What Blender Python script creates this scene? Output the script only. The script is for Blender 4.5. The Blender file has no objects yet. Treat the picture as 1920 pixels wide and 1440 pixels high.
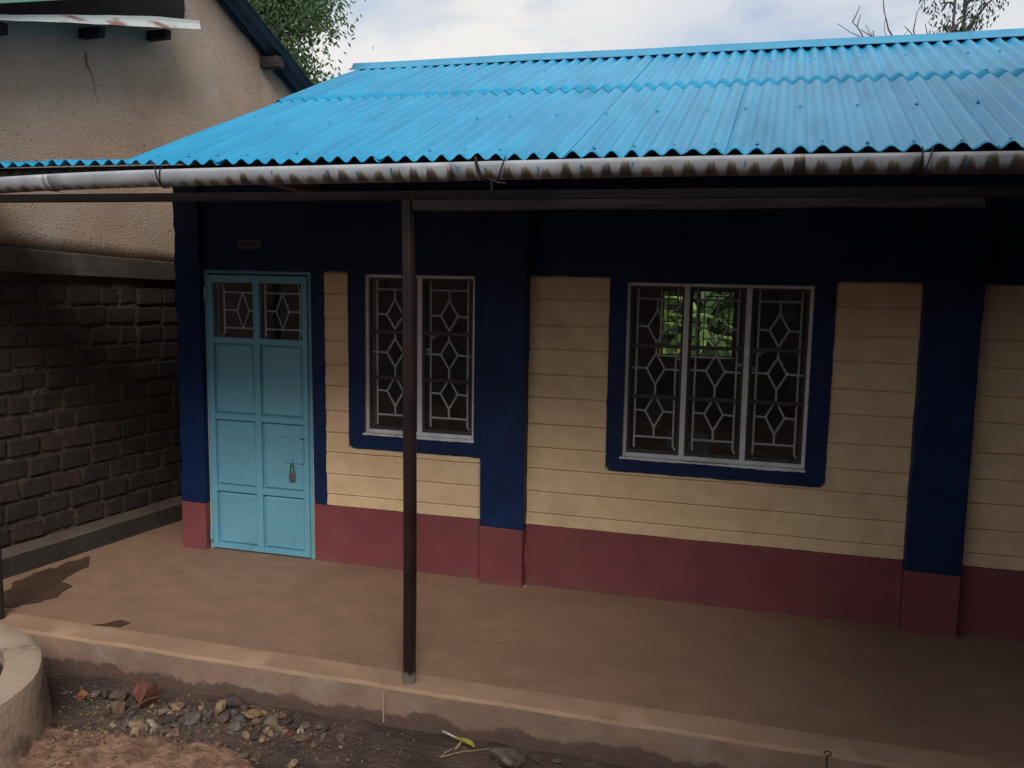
import bpy, bmesh, math, random
from mathutils import Vector, Matrix, noise

random.seed(7)
R = math.radians
sc = bpy.context.scene
col = sc.collection

# ------------------------------------------------------------------ camera
cam_d = bpy.data.cameras.new("camera")
cam = bpy.data.objects.new("camera", cam_d)
col.objects.link(cam)
sc.camera = cam
cam_d.sensor_width = 36.0
cam_d.lens = 1713.5 / 1920 * 36.0
cam_d.clip_start = 0.05
cam_d.clip_end = 600
rx = Vector((0.95948184, 0.28137252, 0.01496988))
ry = Vector((-0.0505973, 0.11978574, 0.9915096))
rz = -Vector((-0.27719037, 0.9520929, -0.12916893))
m = Matrix((rx, ry, rz)).transposed().to_4x4()
m.translation = (4.0653, -5.8357, 2.1691)
cam.matrix_world = m

# ------------------------------------------------------------------ world, sun, exposure
SUN_AZ, SUN_EL = 26.0, 42.0        # degrees; azimuth measured from -Y (behind the camera) towards -X
wd = bpy.data.worlds.new("World")
sc.world = wd
wd.use_nodes = True
nt = wd.node_tree
nt.nodes.clear()
N = nt.nodes.new
L = nt.links.new
out = N("ShaderNodeOutputWorld")
sky = N("ShaderNodeTexSky")
sky.sky_type = 'NISHITA'
sky.sun_disc = False
sky.sun_elevation = R(SUN_EL)
sky.sun_rotation = R(180 - SUN_AZ)
sky.air_density = 1.0
sky.dust_density = 2.0
bg1 = N("ShaderNodeBackground"); bg1.inputs[1].default_value = 0.075
L(sky.outputs[0], bg1.inputs[0])
tc = N("ShaderNodeTexCoord")
sep = N("ShaderNodeSeparateXYZ"); L(tc.outputs['Generated'], sep.inputs[0])
zz = N("ShaderNodeMath"); zz.operation = 'ADD'; zz.inputs[1].default_value = 0.25
ab = N("ShaderNodeMath"); ab.operation = 'ABSOLUTE'; L(sep.outputs[2], ab.inputs[0]); L(ab.outputs[0], zz.inputs[0])
dv = N("ShaderNodeVectorMath"); dv.operation = 'DIVIDE'
cz = N("ShaderNodeCombineXYZ")
for k in range(3): L(zz.outputs[0], cz.inputs[k])
L(tc.outputs['Generated'], dv.inputs[0]); L(cz.outputs[0], dv.inputs[1])
n1 = N("ShaderNodeTexNoise"); n1.inputs['Scale'].default_value = 2.6; n1.inputs['Detail'].default_value = 7; n1.inputs['Roughness'].default_value = 0.55; n1.inputs['Distortion'].default_value = 0.35
L(dv.outputs[0], n1.inputs['Vector'])
n2 = N("ShaderNodeTexNoise"); n2.inputs['Scale'].default_value = 1.3; n2.inputs['Detail'].default_value = 5
L(dv.outputs[0], n2.inputs['Vector'])
cr = N("ShaderNodeValToRGB")
cr.color_ramp.elements[0].position = 0.33; cr.color_ramp.elements[0].color = (0.50, 0.50, 0.50, 1)
cr.color_ramp.elements[1].position = 0.50; cr.color_ramp.elements[1].color = (1, 1, 1, 1)
L(n1.outputs[0], cr.inputs[0])
cc = N("ShaderNodeValToRGB")
cc.color_ramp.elements[0].position = 0.30; cc.color_ramp.elements[0].color = (0.64, 0.70, 0.80, 1)
cc.color_ramp.elements[1].position = 0.66; cc.color_ramp.elements[1].color = (0.90, 0.88, 0.86, 1)
L(n2.outputs[0], cc.inputs[0])
bg2 = N("ShaderNodeBackground"); bg2.inputs[1].default_value = 0.56
L(cc.outputs[0], bg2.inputs[0])
mx = N("ShaderNodeMixShader")
L(cr.outputs[0], mx.inputs[0]); L(bg1.outputs[0], mx.inputs[1]); L(bg2.outputs[0], mx.inputs[2])
L(mx.outputs[0], out.inputs[0])

sun_d = bpy.data.lights.new("sun", 'SUN')
sun_d.energy = 1.5
sun_d.angle = R(26)
sun_d.color = (1.0, 0.95, 0.88)
sun = bpy.data.objects.new("sun", sun_d)
col.objects.link(sun)
az = R(SUN_AZ); el = R(SUN_EL)
to_sun = Vector((math.sin(az) * math.cos(el), -math.cos(az) * math.cos(el), math.sin(el)))
sun.rotation_euler = to_sun.to_track_quat('Z', 'Y').to_euler()
sun.location = (0, -8, 12)

vs = sc.view_settings
vs.view_transform = 'Standard'
vs.look = 'None'
vs.exposure = 0.80
vs.gamma = 1.0
vs.use_curve_mapping = False
sc.cycles.use_denoising = True
sc.cycles.max_bounces = 8
sc.cycles.transparent_max_bounces = 12

# ------------------------------------------------------------------ helpers
def fbm(x, y, z=0.0, s=1.0):
    return noise.noise(Vector((x * s, y * s, z * s))) + 0.5 * noise.noise(Vector((x * s * 2.1 + 7, y * s * 2.1, z * s * 2.1)))

MATS = {}
def mat(name, c1, c2=None, scale=6.0, rough=0.7, bump=0.0, bscale=30.0, pits=0.0, spec=0.4, metal=0.0, stretch=(1, 1, 1),
        detail=6.0, lo=0.35, hi=0.65, c3=None, s3=1.2, lo3=0.5, hi3=0.68, rough2=None, bdist=0.01):
    """principled material: two tones on a noise in world space, an optional third tone in larger patches, fine bump"""
    mt = bpy.data.materials.new(name); mt.use_nodes = True
    t = mt.node_tree; b = t.nodes['Principled BSDF']
    n = t.nodes.new; l = t.links.new
    b.inputs['Roughness'].default_value = rough
    b.inputs['Metallic'].default_value = metal
    b.inputs['Specular IOR Level'].default_value = spec
    g = n("ShaderNodeNewGeometry")
    mp = n("ShaderNodeMapping"); mp.inputs['Scale'].default_value = stretch
    l(g.outputs['Position'], mp.inputs[0])
    def nz(s, d=detail):
        q = n("ShaderNodeTexNoise"); q.inputs['Scale'].default_value = s; q.inputs['Detail'].default_value = d
        l(mp.outputs[0], q.inputs['Vector']); return q
    def ramp(src, a, z):
        q = n("ShaderNodeMapRange"); q.interpolation_type = 'SMOOTHSTEP'
        q.inputs[1].default_value = a; q.inputs[2].default_value = z
        l(src, q.inputs[0]); return q
    def mix(f, a, c):
        q = n("ShaderNodeMix"); q.data_type = 'RGBA'
        l(f, q.inputs[0])
        for sock, v in ((q.inputs[6], a), (q.inputs[7], c)):
            if isinstance(v, tuple): sock.default_value = (*v[:3], 1)
            else: l(v, sock)
        return q.outputs[2]
    if c2 is None: c2 = tuple(x * 0.8 for x in c1)
    f = ramp(nz(scale).outputs[0], lo, hi)
    c = mix(f.outputs[0], c1, c2)
    if c3 is not None:
        f3 = ramp(nz(s3).outputs[0], lo3, hi3)
        c = mix(f3.outputs[0], c, c3)
        if rough2 is not None:
            rr = n("ShaderNodeMapRange"); rr.inputs[3].default_value = rough; rr.inputs[4].default_value = rough2
            l(f3.outputs[0], rr.inputs[0]); l(rr.outputs[0], b.inputs['Roughness'])
    l(c, b.inputs['Base Color'])
    if bump:
        bp = n("ShaderNodeBump"); bp.inputs['Strength'].default_value = bump; bp.inputs['Distance'].default_value = bdist
        hsock = nz(bscale, 5).outputs[0]
        if pits:
            pr_ = ramp(nz(bscale * .33, 7).outputs[0], .60, .74)
            ad = n("ShaderNodeMath"); ad.operation = 'MULTIPLY_ADD'; ad.inputs[1].default_value = -pits
            l(pr_.outputs[0], ad.inputs[0]); l(hsock, ad.inputs[2]); hsock = ad.outputs[0]
        l(hsock, bp.inputs['Height']); l(bp.outputs[0], b.inputs['Normal'])
    mt['_c'] = 1
    MATS[name] = mt
    mt_nodes[name] = dict(b=b, n=n, l=l, mix=mix, ramp=ramp, nz=nz, color=c, g=g, t=t)
    return mt
mt_nodes = {}

LOC = {}
def tag(o, label=None, cat=None, group=None, kind=None):
    if label: o['label'] = label
    if cat: o['category'] = cat
    if group: o['group'] = group
    if kind: o['kind'] = kind
    return o

def empty(name, loc, parent=None):
    o = bpy.data.objects.new(name, None)
    col.objects.link(o)
    pl = LOC.get(parent.name, Vector()) if parent else Vector()
    o.location = Vector(loc) - pl
    o.empty_display_size = 0.2
    if parent: o.parent = parent
    LOC[o.name] = Vector(loc)
    return o

class MB:
    """collects shapes given in world metres; build() links them as ONE mesh object"""
    def __init__(s): s.v = []; s.f = []
    def poly(s, pts, faces):
        k = len(s.v); s.v += [tuple(p) for p in pts]; s.f += [tuple(i + k for i in f) for f in faces]; return s
    def box(s, x0, x1, y0, y1, z0, z1, M=None):
        p = [Vector((x, y, z)) for x in (x0, x1) for y in (y0, y1) for z in (z0, z1)]
        if M is not None: p = [M @ q for q in p]
        return s.poly(p, [(0, 1, 3, 2), (4, 6, 7, 5), (0, 4, 5, 1), (2, 3, 7, 6), (0, 2, 6, 4), (1, 5, 7, 3)])
    def prism(s, pts, y0, y1):
        """outline in x,z extruded along y; y0 is the front"""
        n = len(pts)
        a = [(x, y0, z) for x, z in pts] + [(x, y1, z) for x, z in pts]
        fs = [tuple(range(n)), tuple(reversed(range(n, 2 * n)))]
        fs += [(i, i + n, (i + 1) % n + n, (i + 1) % n) for i in range(n)]
        return s.poly(a, fs)
    def tube(s, pts, r, n=8, caps=True):
        pts = [Vector(p) for p in pts]
        rs = r if isinstance(r, (list, tuple)) else [r] * len(pts)
        k = len(s.v); prev = None
        for i, p in enumerate(pts):
            d = (pts[min(i + 1, len(pts) - 1)] - pts[max(i - 1, 0)]).normalized()
            if prev is None:
                u = d.orthogonal().normalized()
            else:
                u = (prev - d * prev.dot(d)).normalized()
            prev = u; w = d.cross(u)
            for j in range(n):
                a = 2 * math.pi * j / n
                s.v.append(tuple(p + (u * math.cos(a) + w * math.sin(a)) * rs[i]))
        for i in range(len(pts) - 1):
            for j in range(n):
                a = k + i * n + j; b = k + i * n + (j + 1) % n
                s.f.append((a, b, b + n, a + n))
        if caps:
            s.f.append(tuple(k + j for j in reversed(range(n))))
            s.f.append(tuple(k + (len(pts) - 1) * n + j for j in range(n)))
        return s
    def build(s, name, material, parent=None, origin=None, bevel=0.0, smooth=False):
        if origin is None: origin = LOC[parent.name] if parent else Vector((0, 0, 0))
        origin = Vector(origin)
        me = bpy.data.meshes.new(name)
        me.from_pydata([tuple(Vector(p) - origin) for p in s.v], [], s.f)
        me.validate()
        bm = bmesh.new(); bm.from_mesh(me)
        bmesh.ops.recalc_face_normals(bm, faces=bm.faces)
        bm.to_mesh(me); bm.free()
        me.materials.append(MATS[material] if isinstance(material, str) else material)
        o = bpy.data.objects.new(name, me)
        col.objects.link(o)
        LOC[o.name] = origin
        if parent:
            o.parent = parent
            o.location = origin - LOC[parent.name]
        else: o.location = origin
        if bevel:
            bv = o.modifiers.new("b", 'BEVEL'); bv.width = bevel; bv.segments = 2; bv.limit_method = 'ANGLE'
        if smooth:
            me.shade_smooth()
            if hasattr(me, 'set_sharp_from_angle'): me.set_sharp_from_angle(angle=R(45))
        return o

def wob(pts, closed=True, step=0.05, amp=0.003, seed=0.0, sel=None):
    """subdivide an x,z outline and wander its edges like brushed paint; sel(i) picks the edges that wander"""
    res = []
    n = len(pts)
    for i in range(n):
        a = Vector(pts[i]); b = Vector(pts[(i + 1) % n])
        res.append(tuple(a))
        if sel and not sel(i): continue
        d = b - a; k = max(1, int(d.length / step))
        nn = Vector((-d.y, d.x)).normalized()
        for j in range(1, k):
            p = a + d * j / k
            w = fbm(p.x * 5 + seed, p.y * 5, seed) * amp + noise.noise(Vector((p.x * 31, p.y * 31, seed))) * amp * .5
            res.append(tuple(p + nn * w))
    return res

# ------------------------------------------------------------------ materials
mat('navy', (0.0015, 0.020, 0.090), (0.0012, 0.016, 0.074), 5, 0.55, 0.45, 55, spec=0.35, c3=(0.006, 0.030, 0.105), s3=3.5, lo3=.56, hi3=.78)
mat('cream', (0.80, 0.60, 0.37), (0.73, 0.53, 0.32), 7, 0.75, 0.5, 55, pits=.5, c3=(0.58, 0.40, 0.25), s3=3.1, lo3=.52, hi3=.8, bdist=.008)
mat('red_paint', (0.235, 0.062, 0.072), (0.205, 0.054, 0.064), 5, 0.6, 0.2, 60, c3=(0.21, 0.075, 0.07), s3=3, lo3=.55, hi3=.75)
mat('door_blue', (0.165, 0.42, 0.55), (0.145, 0.385, 0.51), 3, 0.42, 0.12, 22, spec=0.45, c3=(0.12, 0.30, 0.40), s3=4.5, lo3=.58, hi3=.85)
mat('roof_blue', (0.004, 0.245, 0.455), (0.006, 0.30, 0.53), 2.4, 0.36, 0.10, 9, spec=0.28, stretch=(3.2, .55, .55), c3=(0.008, 0.205, 0.375), s3=1.5, lo3=.50, hi3=.82, rough2=.45)
mat('ridge_blue', (0.05, 0.27, 0.46), (0.06, 0.31, 0.50), 4, 0.4, 0.05, 20)
mat('sheet_under', (0.10, 0.10, 0.11), (0.06, 0.06, 0.07), 3, 0.6, 0.1, 20)
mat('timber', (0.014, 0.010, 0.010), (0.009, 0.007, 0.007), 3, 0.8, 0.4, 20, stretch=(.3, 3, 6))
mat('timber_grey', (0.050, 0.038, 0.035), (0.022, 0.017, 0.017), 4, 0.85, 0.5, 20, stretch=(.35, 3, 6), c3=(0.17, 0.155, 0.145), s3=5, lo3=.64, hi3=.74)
mat('post_red', (0.021, 0.0115, 0.012), (0.014, 0.008, 0.009), 6, 0.34, 0.1, 40, spec=0.5)
mat('post_dark', (0.02, 0.018, 0.018), (0.03, 0.02, 0.02), 6, 0.5, 0.1, 40)
mat('frame_white', (0.74, 0.76, 0.80), (0.62, 0.63, 0.66), 8, 0.5, 0.1, 40, c3=(0.30, 0.22, 0.18), s3=14, lo3=.66, hi3=.74)
mat('grille_white', (0.86, 0.85, 0.86), (0.76, 0.75, 0.76), 20, 0.5, 0.2, 120)
mat('steel_dark', (0.075, 0.062, 0.058), (0.055, 0.045, 0.042), 12, 0.5, 0.1, 60)
mat('plaster_mud', (0.39, 0.285, 0.21), (0.325, 0.235, 0.172), 2.6, 0.92, 0.6, 75, pits=.9, c3=(0.40, 0.33, 0.27), s3=1.3, lo3=.5, hi3=.75, bdist=0.014)
mat('beam_concrete', (0.072, 0.058, 0.048), (0.05, 0.041, 0.034), 3, 0.9, 0.5, 25, c3=(0.095, 0.083, 0.072), s3=2.5)
mat('mortar', (0.105, 0.076, 0.057), (0.062, 0.044, 0.034), 9, 0.95, 1.0, 35, bdist=0.02)
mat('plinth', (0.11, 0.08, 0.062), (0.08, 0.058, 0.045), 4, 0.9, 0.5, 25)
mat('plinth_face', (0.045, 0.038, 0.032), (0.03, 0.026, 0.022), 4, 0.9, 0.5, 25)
for i, (a, b) in enumerate([((.044, .029, .022), (.030, .021, .017)), ((.037, .028, .023), (.026, .021, .018)), ((.054, .032, .025), (.038, .024, .020)), ((.040, .028, .024), (.028, .021, .019))]):
    mat('brick%d' % i, a, b, 9, 0.92, 0.8, 40)
mat('floor', (0.285, 0.172, 0.113), (0.250, 0.150, 0.098), 5.5, 0.78, 0.7, 60, pits=.5, detail=12, c3=(0.225, 0.138, 0.093), s3=1.3, lo3=.44, hi3=.78, spec=.3, stretch=(.9, 1.3, 1), bdist=.006)
mat('lip', (0.36, 0.232, 0.152), (0.30, 0.192, 0.125), 4, 0.85, 0.4, 40, c3=(0.25, 0.15, 0.10), s3=9, lo3=.66, hi3=.76)
mat('wet', (0.075, 0.045, 0.032), (0.09, 0.052, 0.037), 3, 0.45, 0.2, 30)
mat('step_face', (0.235, 0.152, 0.108), (0.18, 0.117, 0.085), 5, 0.88, 0.7, 30, detail=10, c3=(0.235, 0.18, 0.145), s3=3)
mat('drum', (0.40, 0.30, 0.225), (0.32, 0.24, 0.18), 3, 0.88, 0.6, 30, c3=(0.17, 0.12, 0.095), s3=4.5, lo3=.56, hi3=.7)
mat('soil', (0.055, 0.034, 0.025), (0.035, 0.022, 0.017), 8, 0.95, 0.9, 40, bdist=0.03)
mat('plastic_white', (0.75, 0.76, 0.80), (0.66, 0.67, 0.71), 5, 0.42, 0.05, 20)
mat('wire', (0.03, 0.022, 0.02), None, 10, 0.6)
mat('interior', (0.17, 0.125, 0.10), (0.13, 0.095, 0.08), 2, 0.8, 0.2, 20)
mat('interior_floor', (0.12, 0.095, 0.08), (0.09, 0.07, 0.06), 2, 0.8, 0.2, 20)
mat('wood_desk', (0.20, 0.13, 0.085), (0.13, 0.085, 0.055), 4, 0.6, 0.2, 20, stretch=(1, 8, 8))
mat('paper', (0.7, 0.68, 0.66), None, 6, 0.8)
mat('blue_plastic', (0.10, 0.24, 0.42), None, 6, 0.45)
mat('brass', (0.30, 0.25, 0.22), (0.2, 0.17, 0.15), 30, 0.4, metal=0.6)
mat('sign_plate', (0.17, 0.15, 0.16), (0.12, 0.105, 0.115), 20, 0.7)
mat('sign_ink', (0.03, 0.02, 0.025), None, 20, 0.7)
mat('rust_sheet', (0.60, 0.62, 0.58), (0.52, 0.54, 0.50), 4, 0.5, 0.1, 20, c3=(0.30, 0.13, 0.09), s3=3.5, lo3=.55, hi3=.66, stretch=(1, .6, 3))
mat('green_sheet', (0.16, 0.32, 0.24), (0.13, 0.27, 0.20), 4, 0.5)
mat('grey_sheet', (0.06, 0.078, 0.105), (0.045, 0.057, 0.08), 3, 0.45, 0.1, 20, metal=.2)
mat('bark', (0.10, 0.085, 0.10), (0.07, 0.06, 0.075), 10, 0.9, 0.5, 30)
mat('twig', (0.11, 0.07, 0.045), (0.08, 0.05, 0.035), 30, 0.9)
mat('straw', (0.34, 0.25, 0.14), (0.25, 0.18, 0.10), 30, 0.8)
mat('stem_white', (0.46, 0.42, 0.38), (0.34, 0.31, 0.27), 40, 0.6)
mat('petal_yellow', (0.34, 0.28, 0.06), (0.25, 0.19, 0.03), 40, 0.6)
for nme, c in dict(R=(.20, .062, .04), O=(.27, .10, .05), D=(.055, .047, .042), P=(.13, .092, .085), G=(.12, .105, .10), B=(.19, .115, .075), T=(.30, .195, .12),
                   S=(.115, .115, .125), C=(.40, .34, .25), Y=(.34, .215, .095), L=(.16, .155, .115), K=(.17, .135, .11)).items():
    c = tuple(.84 * x + .16 * y for x, y in zip(c, (.14, .085, .058)))
    mat('stone' + nme, c, tuple(x * .6 for x in c), 30, 0.85, 0.7, 70, c3=(.085, .055, .042), s3=18, lo3=.5, hi3=.66)

def leaf_mat(name, c1, c2):
    mt = mat(name, c1, c2, 1.7, 0.5, 0)
    d = mt_nodes[name]; b = d['b']
    tr = d['n']("ShaderNodeBsdfTranslucent"); d['l'](d['color'], tr.inputs[0])
    ms = d['n']("ShaderNodeMixShader"); ms.inputs[0].default_value = 0.35
    d['l'](b.outputs[0], ms.inputs[1]); d['l'](tr.outputs[0], ms.inputs[2])
    d['l'](ms.outputs[0], d['t'].nodes['Material Output'].inputs[0])
leaf_mat('leaf', (0.05, 0.115, 0.045), (0.095, 0.17, 0.06))
leaf_mat('leaf_dark', (0.035, 0.07, 0.045), (0.05, 0.09, 0.05))
leaf_mat('leaf_bright', (0.22, 0.40, 0.07), (0.32, 0.50, 0.11))
leaf_mat('leaf_dry', (0.09, 0.06, 0.075), (0.12, 0.08, 0.08))

# window glass: clear with a mirror-like film by angle
mt = bpy.data.materials.new('glass'); mt.use_nodes = True; t = mt.node_tree; t.nodes.clear()
o_ = t.nodes.new("ShaderNodeOutputMaterial"); tr = t.nodes.new("ShaderNodeBsdfTransparent"); tr.inputs[0].default_value = (.94, .95, .95, 1)
gl = t.nodes.new("ShaderNodeBsdfGlossy"); gl.inputs['Roughness'].default_value = 0.03; gl.inputs[0].default_value = (.9, .9, .9, 1)
fr = t.nodes.new("ShaderNodeFresnel"); fr.inputs[0].default_value = 1.5
ms = t.nodes.new("ShaderNodeMixShader")
t.links.new(fr.outputs[0], ms.inputs[0]); t.links.new(tr.outputs[0], ms.inputs[1]); t.links.new(gl.outputs[0], ms.inputs[2]); df = t.nodes.new("ShaderNodeBsdfDiffuse"); df.inputs[0].default_value = (.42, .39, .36, 1)
gp = t.nodes.new("ShaderNodeNewGeometry"); dn = t.nodes.new("ShaderNodeTexNoise"); dn.inputs['Scale'].default_value = 7; dn.inputs['Detail'].default_value = 8; t.links.new(gp.outputs['Position'], dn.inputs['Vector'])
dr_ = t.nodes.new("ShaderNodeMapRange"); dr_.inputs[1].default_value = .38; dr_.inputs[2].default_value = .75; dr_.inputs[3].default_value = .006; dr_.inputs[4].default_value = .05; t.links.new(dn.outputs[0], dr_.inputs[0])
m2 = t.nodes.new("ShaderNodeMixShader"); t.links.new(dr_.outputs[0], m2.inputs[0]); t.links.new(ms.outputs[0], m2.inputs[1]); t.links.new(df.outputs[0], m2.inputs[2])
t.links.new(m2.outputs[0], o_.inputs[0])      # a little dust on the panes
MATS['glass'] = mt

# gutter: white plastic with black and rusty run-off stains on a rhythm of the roof's troughs
PITCH = 0.0875
mat('gutter', (0.42, 0.455, 0.50), (0.34, 0.37, 0.41), 6, 0.42, 0.05, 20)
d = mt_nodes['gutter']; n = d['n']; l = d['l']
sp = n("ShaderNodeSeparateXYZ"); l(d['g'].outputs['Position'], sp.inputs[0])
def mth(op, a, b=None, c=None):
    q = n("ShaderNodeMath"); q.operation = op
    for i, v in enumerate((a, b, c)):
        if v is None: continue
        if isinstance(v, (int, float)): q.inputs[i].default_value = v
        else: l(v, q.inputs[i])
    return q.outputs[0]
nw = n("ShaderNodeTexNoise"); nw.inputs['Scale'].default_value = 9; nw.inputs['Detail'].default_value = 3; mpx = n('ShaderNodeMapping'); mpx.inputs['Scale'].default_value = (1, 0, 0); l(d['g'].outputs['Position'], mpx.inputs[0]); l(mpx.outputs[0], nw.inputs['Vector'])
nb = n("ShaderNodeTexNoise"); nb.inputs['Scale'].default_value = 5.5; nb.inputs['Detail'].default_value = 3; l(mpx.outputs[0], nb.inputs['Vector'])
stf = n("ShaderNodeTexNoise"); stf.inputs['Scale'].default_value = 1.0; stf.inputs['Detail'].default_value = 4
mpg = n("ShaderNodeMapping"); mpg.inputs['Scale'].default_value = (170, 0, 4); l(d['g'].outputs['Position'], mpg.inputs[0]); l(mpg.outputs[0], stf.inputs['Vector'])
ph = mth('ADD', mth('MULTIPLY', sp.outputs[0], 2 * math.pi / PITCH), mth('MULTIPLY', nw.outputs[0], 3.2))
wv = mth('MULTIPLY_ADD', mth('SINE', ph), 0.5, 0.5)
sq = n('ShaderNodeMapRange'); sq.interpolation_type = 'SMOOTHSTEP'; sq.inputs[1].default_value = 0.12; sq.inputs[2].default_value = 0.85; l(wv, sq.inputs[0]); wv = sq.outputs[0]
# height within the pipe: 0 at the bottom, 1 at the top; the pipe drops towards the left
hh = mth('DIVIDE', mth('SUBTRACT', sp.outputs[2], mth('ADD', 2.508, mth('MULTIPLY', sp.outputs[0], 0.0095))), 0.075)
lvl = mth('MULTIPLY_ADD', wv, 0.42, 0.20)                       # stain tip height
lvl = mth('MULTIPLY', lvl, mth('MINIMUM', mth('MAXIMUM', mth('MULTIPLY_ADD', sp.outputs[0], 0.9, -0.45), 0.38), 1.15))
lvl = mth('ADD', mth('MULTIPLY', lvl, mth('MULTIPLY_ADD', nb.outputs[0], 2.4, -0.35)), mth('MULTIPLY_ADD', stf.outputs[0], 0.6, -0.27))
mask = n("ShaderNodeMapRange"); mask.interpolation_type = 'SMOOTHSTEP'
l(mth('SUBTRACT', lvl, hh), mask.inputs[0]); mask.inputs[1].default_value = -0.22; mask.inputs[2].default_value = 0.30
rust = n("ShaderNodeMapRange"); rust.interpolation_type = 'SMOOTHSTEP'
l(mth('SUBTRACT', mth('ADD', lvl, 0.10), hh), rust.inputs[0]); rust.inputs[1].default_value = -0.05; rust.inputs[2].default_value = 0.08
rm = mth('MULTIPLY', rust.outputs[0], mth('MULTIPLY', wv, 0.75))
c_ = d['mix'](rm, d['color'], (0.26, 0.20, 0.10))
c_ = d['mix'](mth('MULTIPLY', mask.outputs[0], mth('MULTIPLY_ADD', nb.outputs[0], 0.9, 0.36)), c_, (0.034, 0.028, 0.028))
l(c_, d['b'].inputs['Base Color'])

# post: paint worn off and cement-splashed at the foot
d = mt_nodes['post_red']; n = d['n']; l = d['l']
sp = n("ShaderNodeSeparateXYZ"); l(d['g'].outputs['Position'], sp.inputs[0])
ft = n("ShaderNodeMapRange"); ft.inputs[1].default_value = 0.16; ft.inputs[2].default_value = 0.02; l(sp.outputs[2], ft.inputs[0])
qn = n("ShaderNodeTexNoise"); qn.inputs['Scale'].default_value = 40; qn.inputs['Detail'].default_value = 4; l(d['g'].outputs['Position'], qn.inputs['Vector'])
fm = n("ShaderNodeMapRange"); fm.interpolation_type = 'SMOOTHSTEP'; fm.inputs[1].default_value = 0.86; fm.inputs[2].default_value = 1.08
l(mth('ADD', ft.outputs[0], mth('MULTIPLY', qn.outputs[0], 0.55)), fm.inputs[0])
l(d['mix'](fm.outputs[0], d['color'], (0.16, 0.15, 0.125)), d['b'].inputs['Base Color'])

# floor: trodden-in specks and sweeping marks
d = mt_nodes['floor']; n = d['n']; l = d['l']
q1 = n("ShaderNodeTexNoise"); q1.inputs['Scale'].default_value = 75; q1.inputs['Detail'].default_value = 3; l(d['g'].outputs['Position'], q1.inputs['Vector'])
q2 = n("ShaderNodeTexNoise"); q2.inputs['Scale'].default_value = 3.2; q2.inputs['Detail'].default_value = 6; l(d['g'].outputs['Position'], q2.inputs['Vector'])
spk = mth('MULTIPLY', d['ramp'](q1.outputs[0], .62, .70).outputs[0], d['ramp'](q2.outputs[0], .42, .62).outputs[0])
c_ = d['mix'](mth('MULTIPLY', spk, 0.65), d['color'], (0.11, 0.066, 0.046))
mps = n("ShaderNodeMapping"); mps.inputs['Scale'].default_value = (3, 46, 1); mps.inputs['Rotation'].default_value = (0, 0, .12); l(d['g'].outputs['Position'], mps.inputs[0])
q3 = n("ShaderNodeTexNoise"); q3.inputs['Scale'].default_value = 1; q3.inputs['Detail'].default_value = 5; l(mps.outputs[0], q3.inputs['Vector'])
swp = mth('MULTIPLY', d['ramp'](q3.outputs[0], .58, .74).outputs[0], 0.35)
l(d['mix'](swp, c_, (0.37, 0.25, 0.175)), d['b'].inputs['Base Color'])

# step face: mud splash with a ragged upper edge
d = mt_nodes['step_face']; n = d['n']; l = d['l']
sp = n("ShaderNodeSeparateXYZ"); l(d['g'].outputs['Position'], sp.inputs[0])
qn = n("ShaderNodeTexNoise"); qn.inputs['Scale'].default_value = 4.5; qn.inputs['Detail'].default_value = 8; qn.inputs['Roughness'].default_value = .65; l(d['g'].outputs['Position'], qn.inputs['Vector'])
md = n("ShaderNodeMapRange"); md.interpolation_type = 'SMOOTHSTEP'; md.inputs[1].default_value = -0.012; md.inputs[2].default_value = 0.012
l(mth('SUBTRACT', mth('MULTIPLY_ADD', qn.outputs[0], 0.20, -0.235), sp.outputs[2]), md.inputs[0])
l(d['mix'](mth('MULTIPLY', md.outputs[0], 0.9), d['color'], (0.085, 0.050, 0.042)), d['b'].inputs['Base Color'])
rr = n("ShaderNodeMapRange"); rr.inputs[3].default_value = 0.88; rr.inputs[4].default_value = 0.6; l(md.outputs[0], rr.inputs[0]); l(rr.outputs[0], d['b'].inputs['Roughness'])

# mud and dust along the foot of the red base
d = mt_nodes['red_paint']; n = d['n']; l = d['l']
sp = n("ShaderNodeSeparateXYZ"); l(d['g'].outputs['Position'], sp.inputs[0])
qn = n("ShaderNodeTexNoise"); qn.inputs['Scale'].default_value = 9; qn.inputs['Detail'].default_value = 9; qn.inputs['Roughness'].default_value = .7; l(d['g'].outputs['Position'], qn.inputs['Vector'])
md = n("ShaderNodeMapRange"); md.interpolation_type = 'SMOOTHSTEP'; md.inputs[1].default_value = 0.0; md.inputs[2].default_value = 0.09
l(mth('SUBTRACT', mth('MULTIPLY_ADD', qn.outputs[0], 0.34, -0.115), sp.outputs[2]), md.inputs[0])
l(d['mix'](mth('MULTIPLY', md.outputs[0], 0.75), d['color'], (0.17, 0.10, 0.075)), d['b'].inputs['Base Color'])

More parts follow.
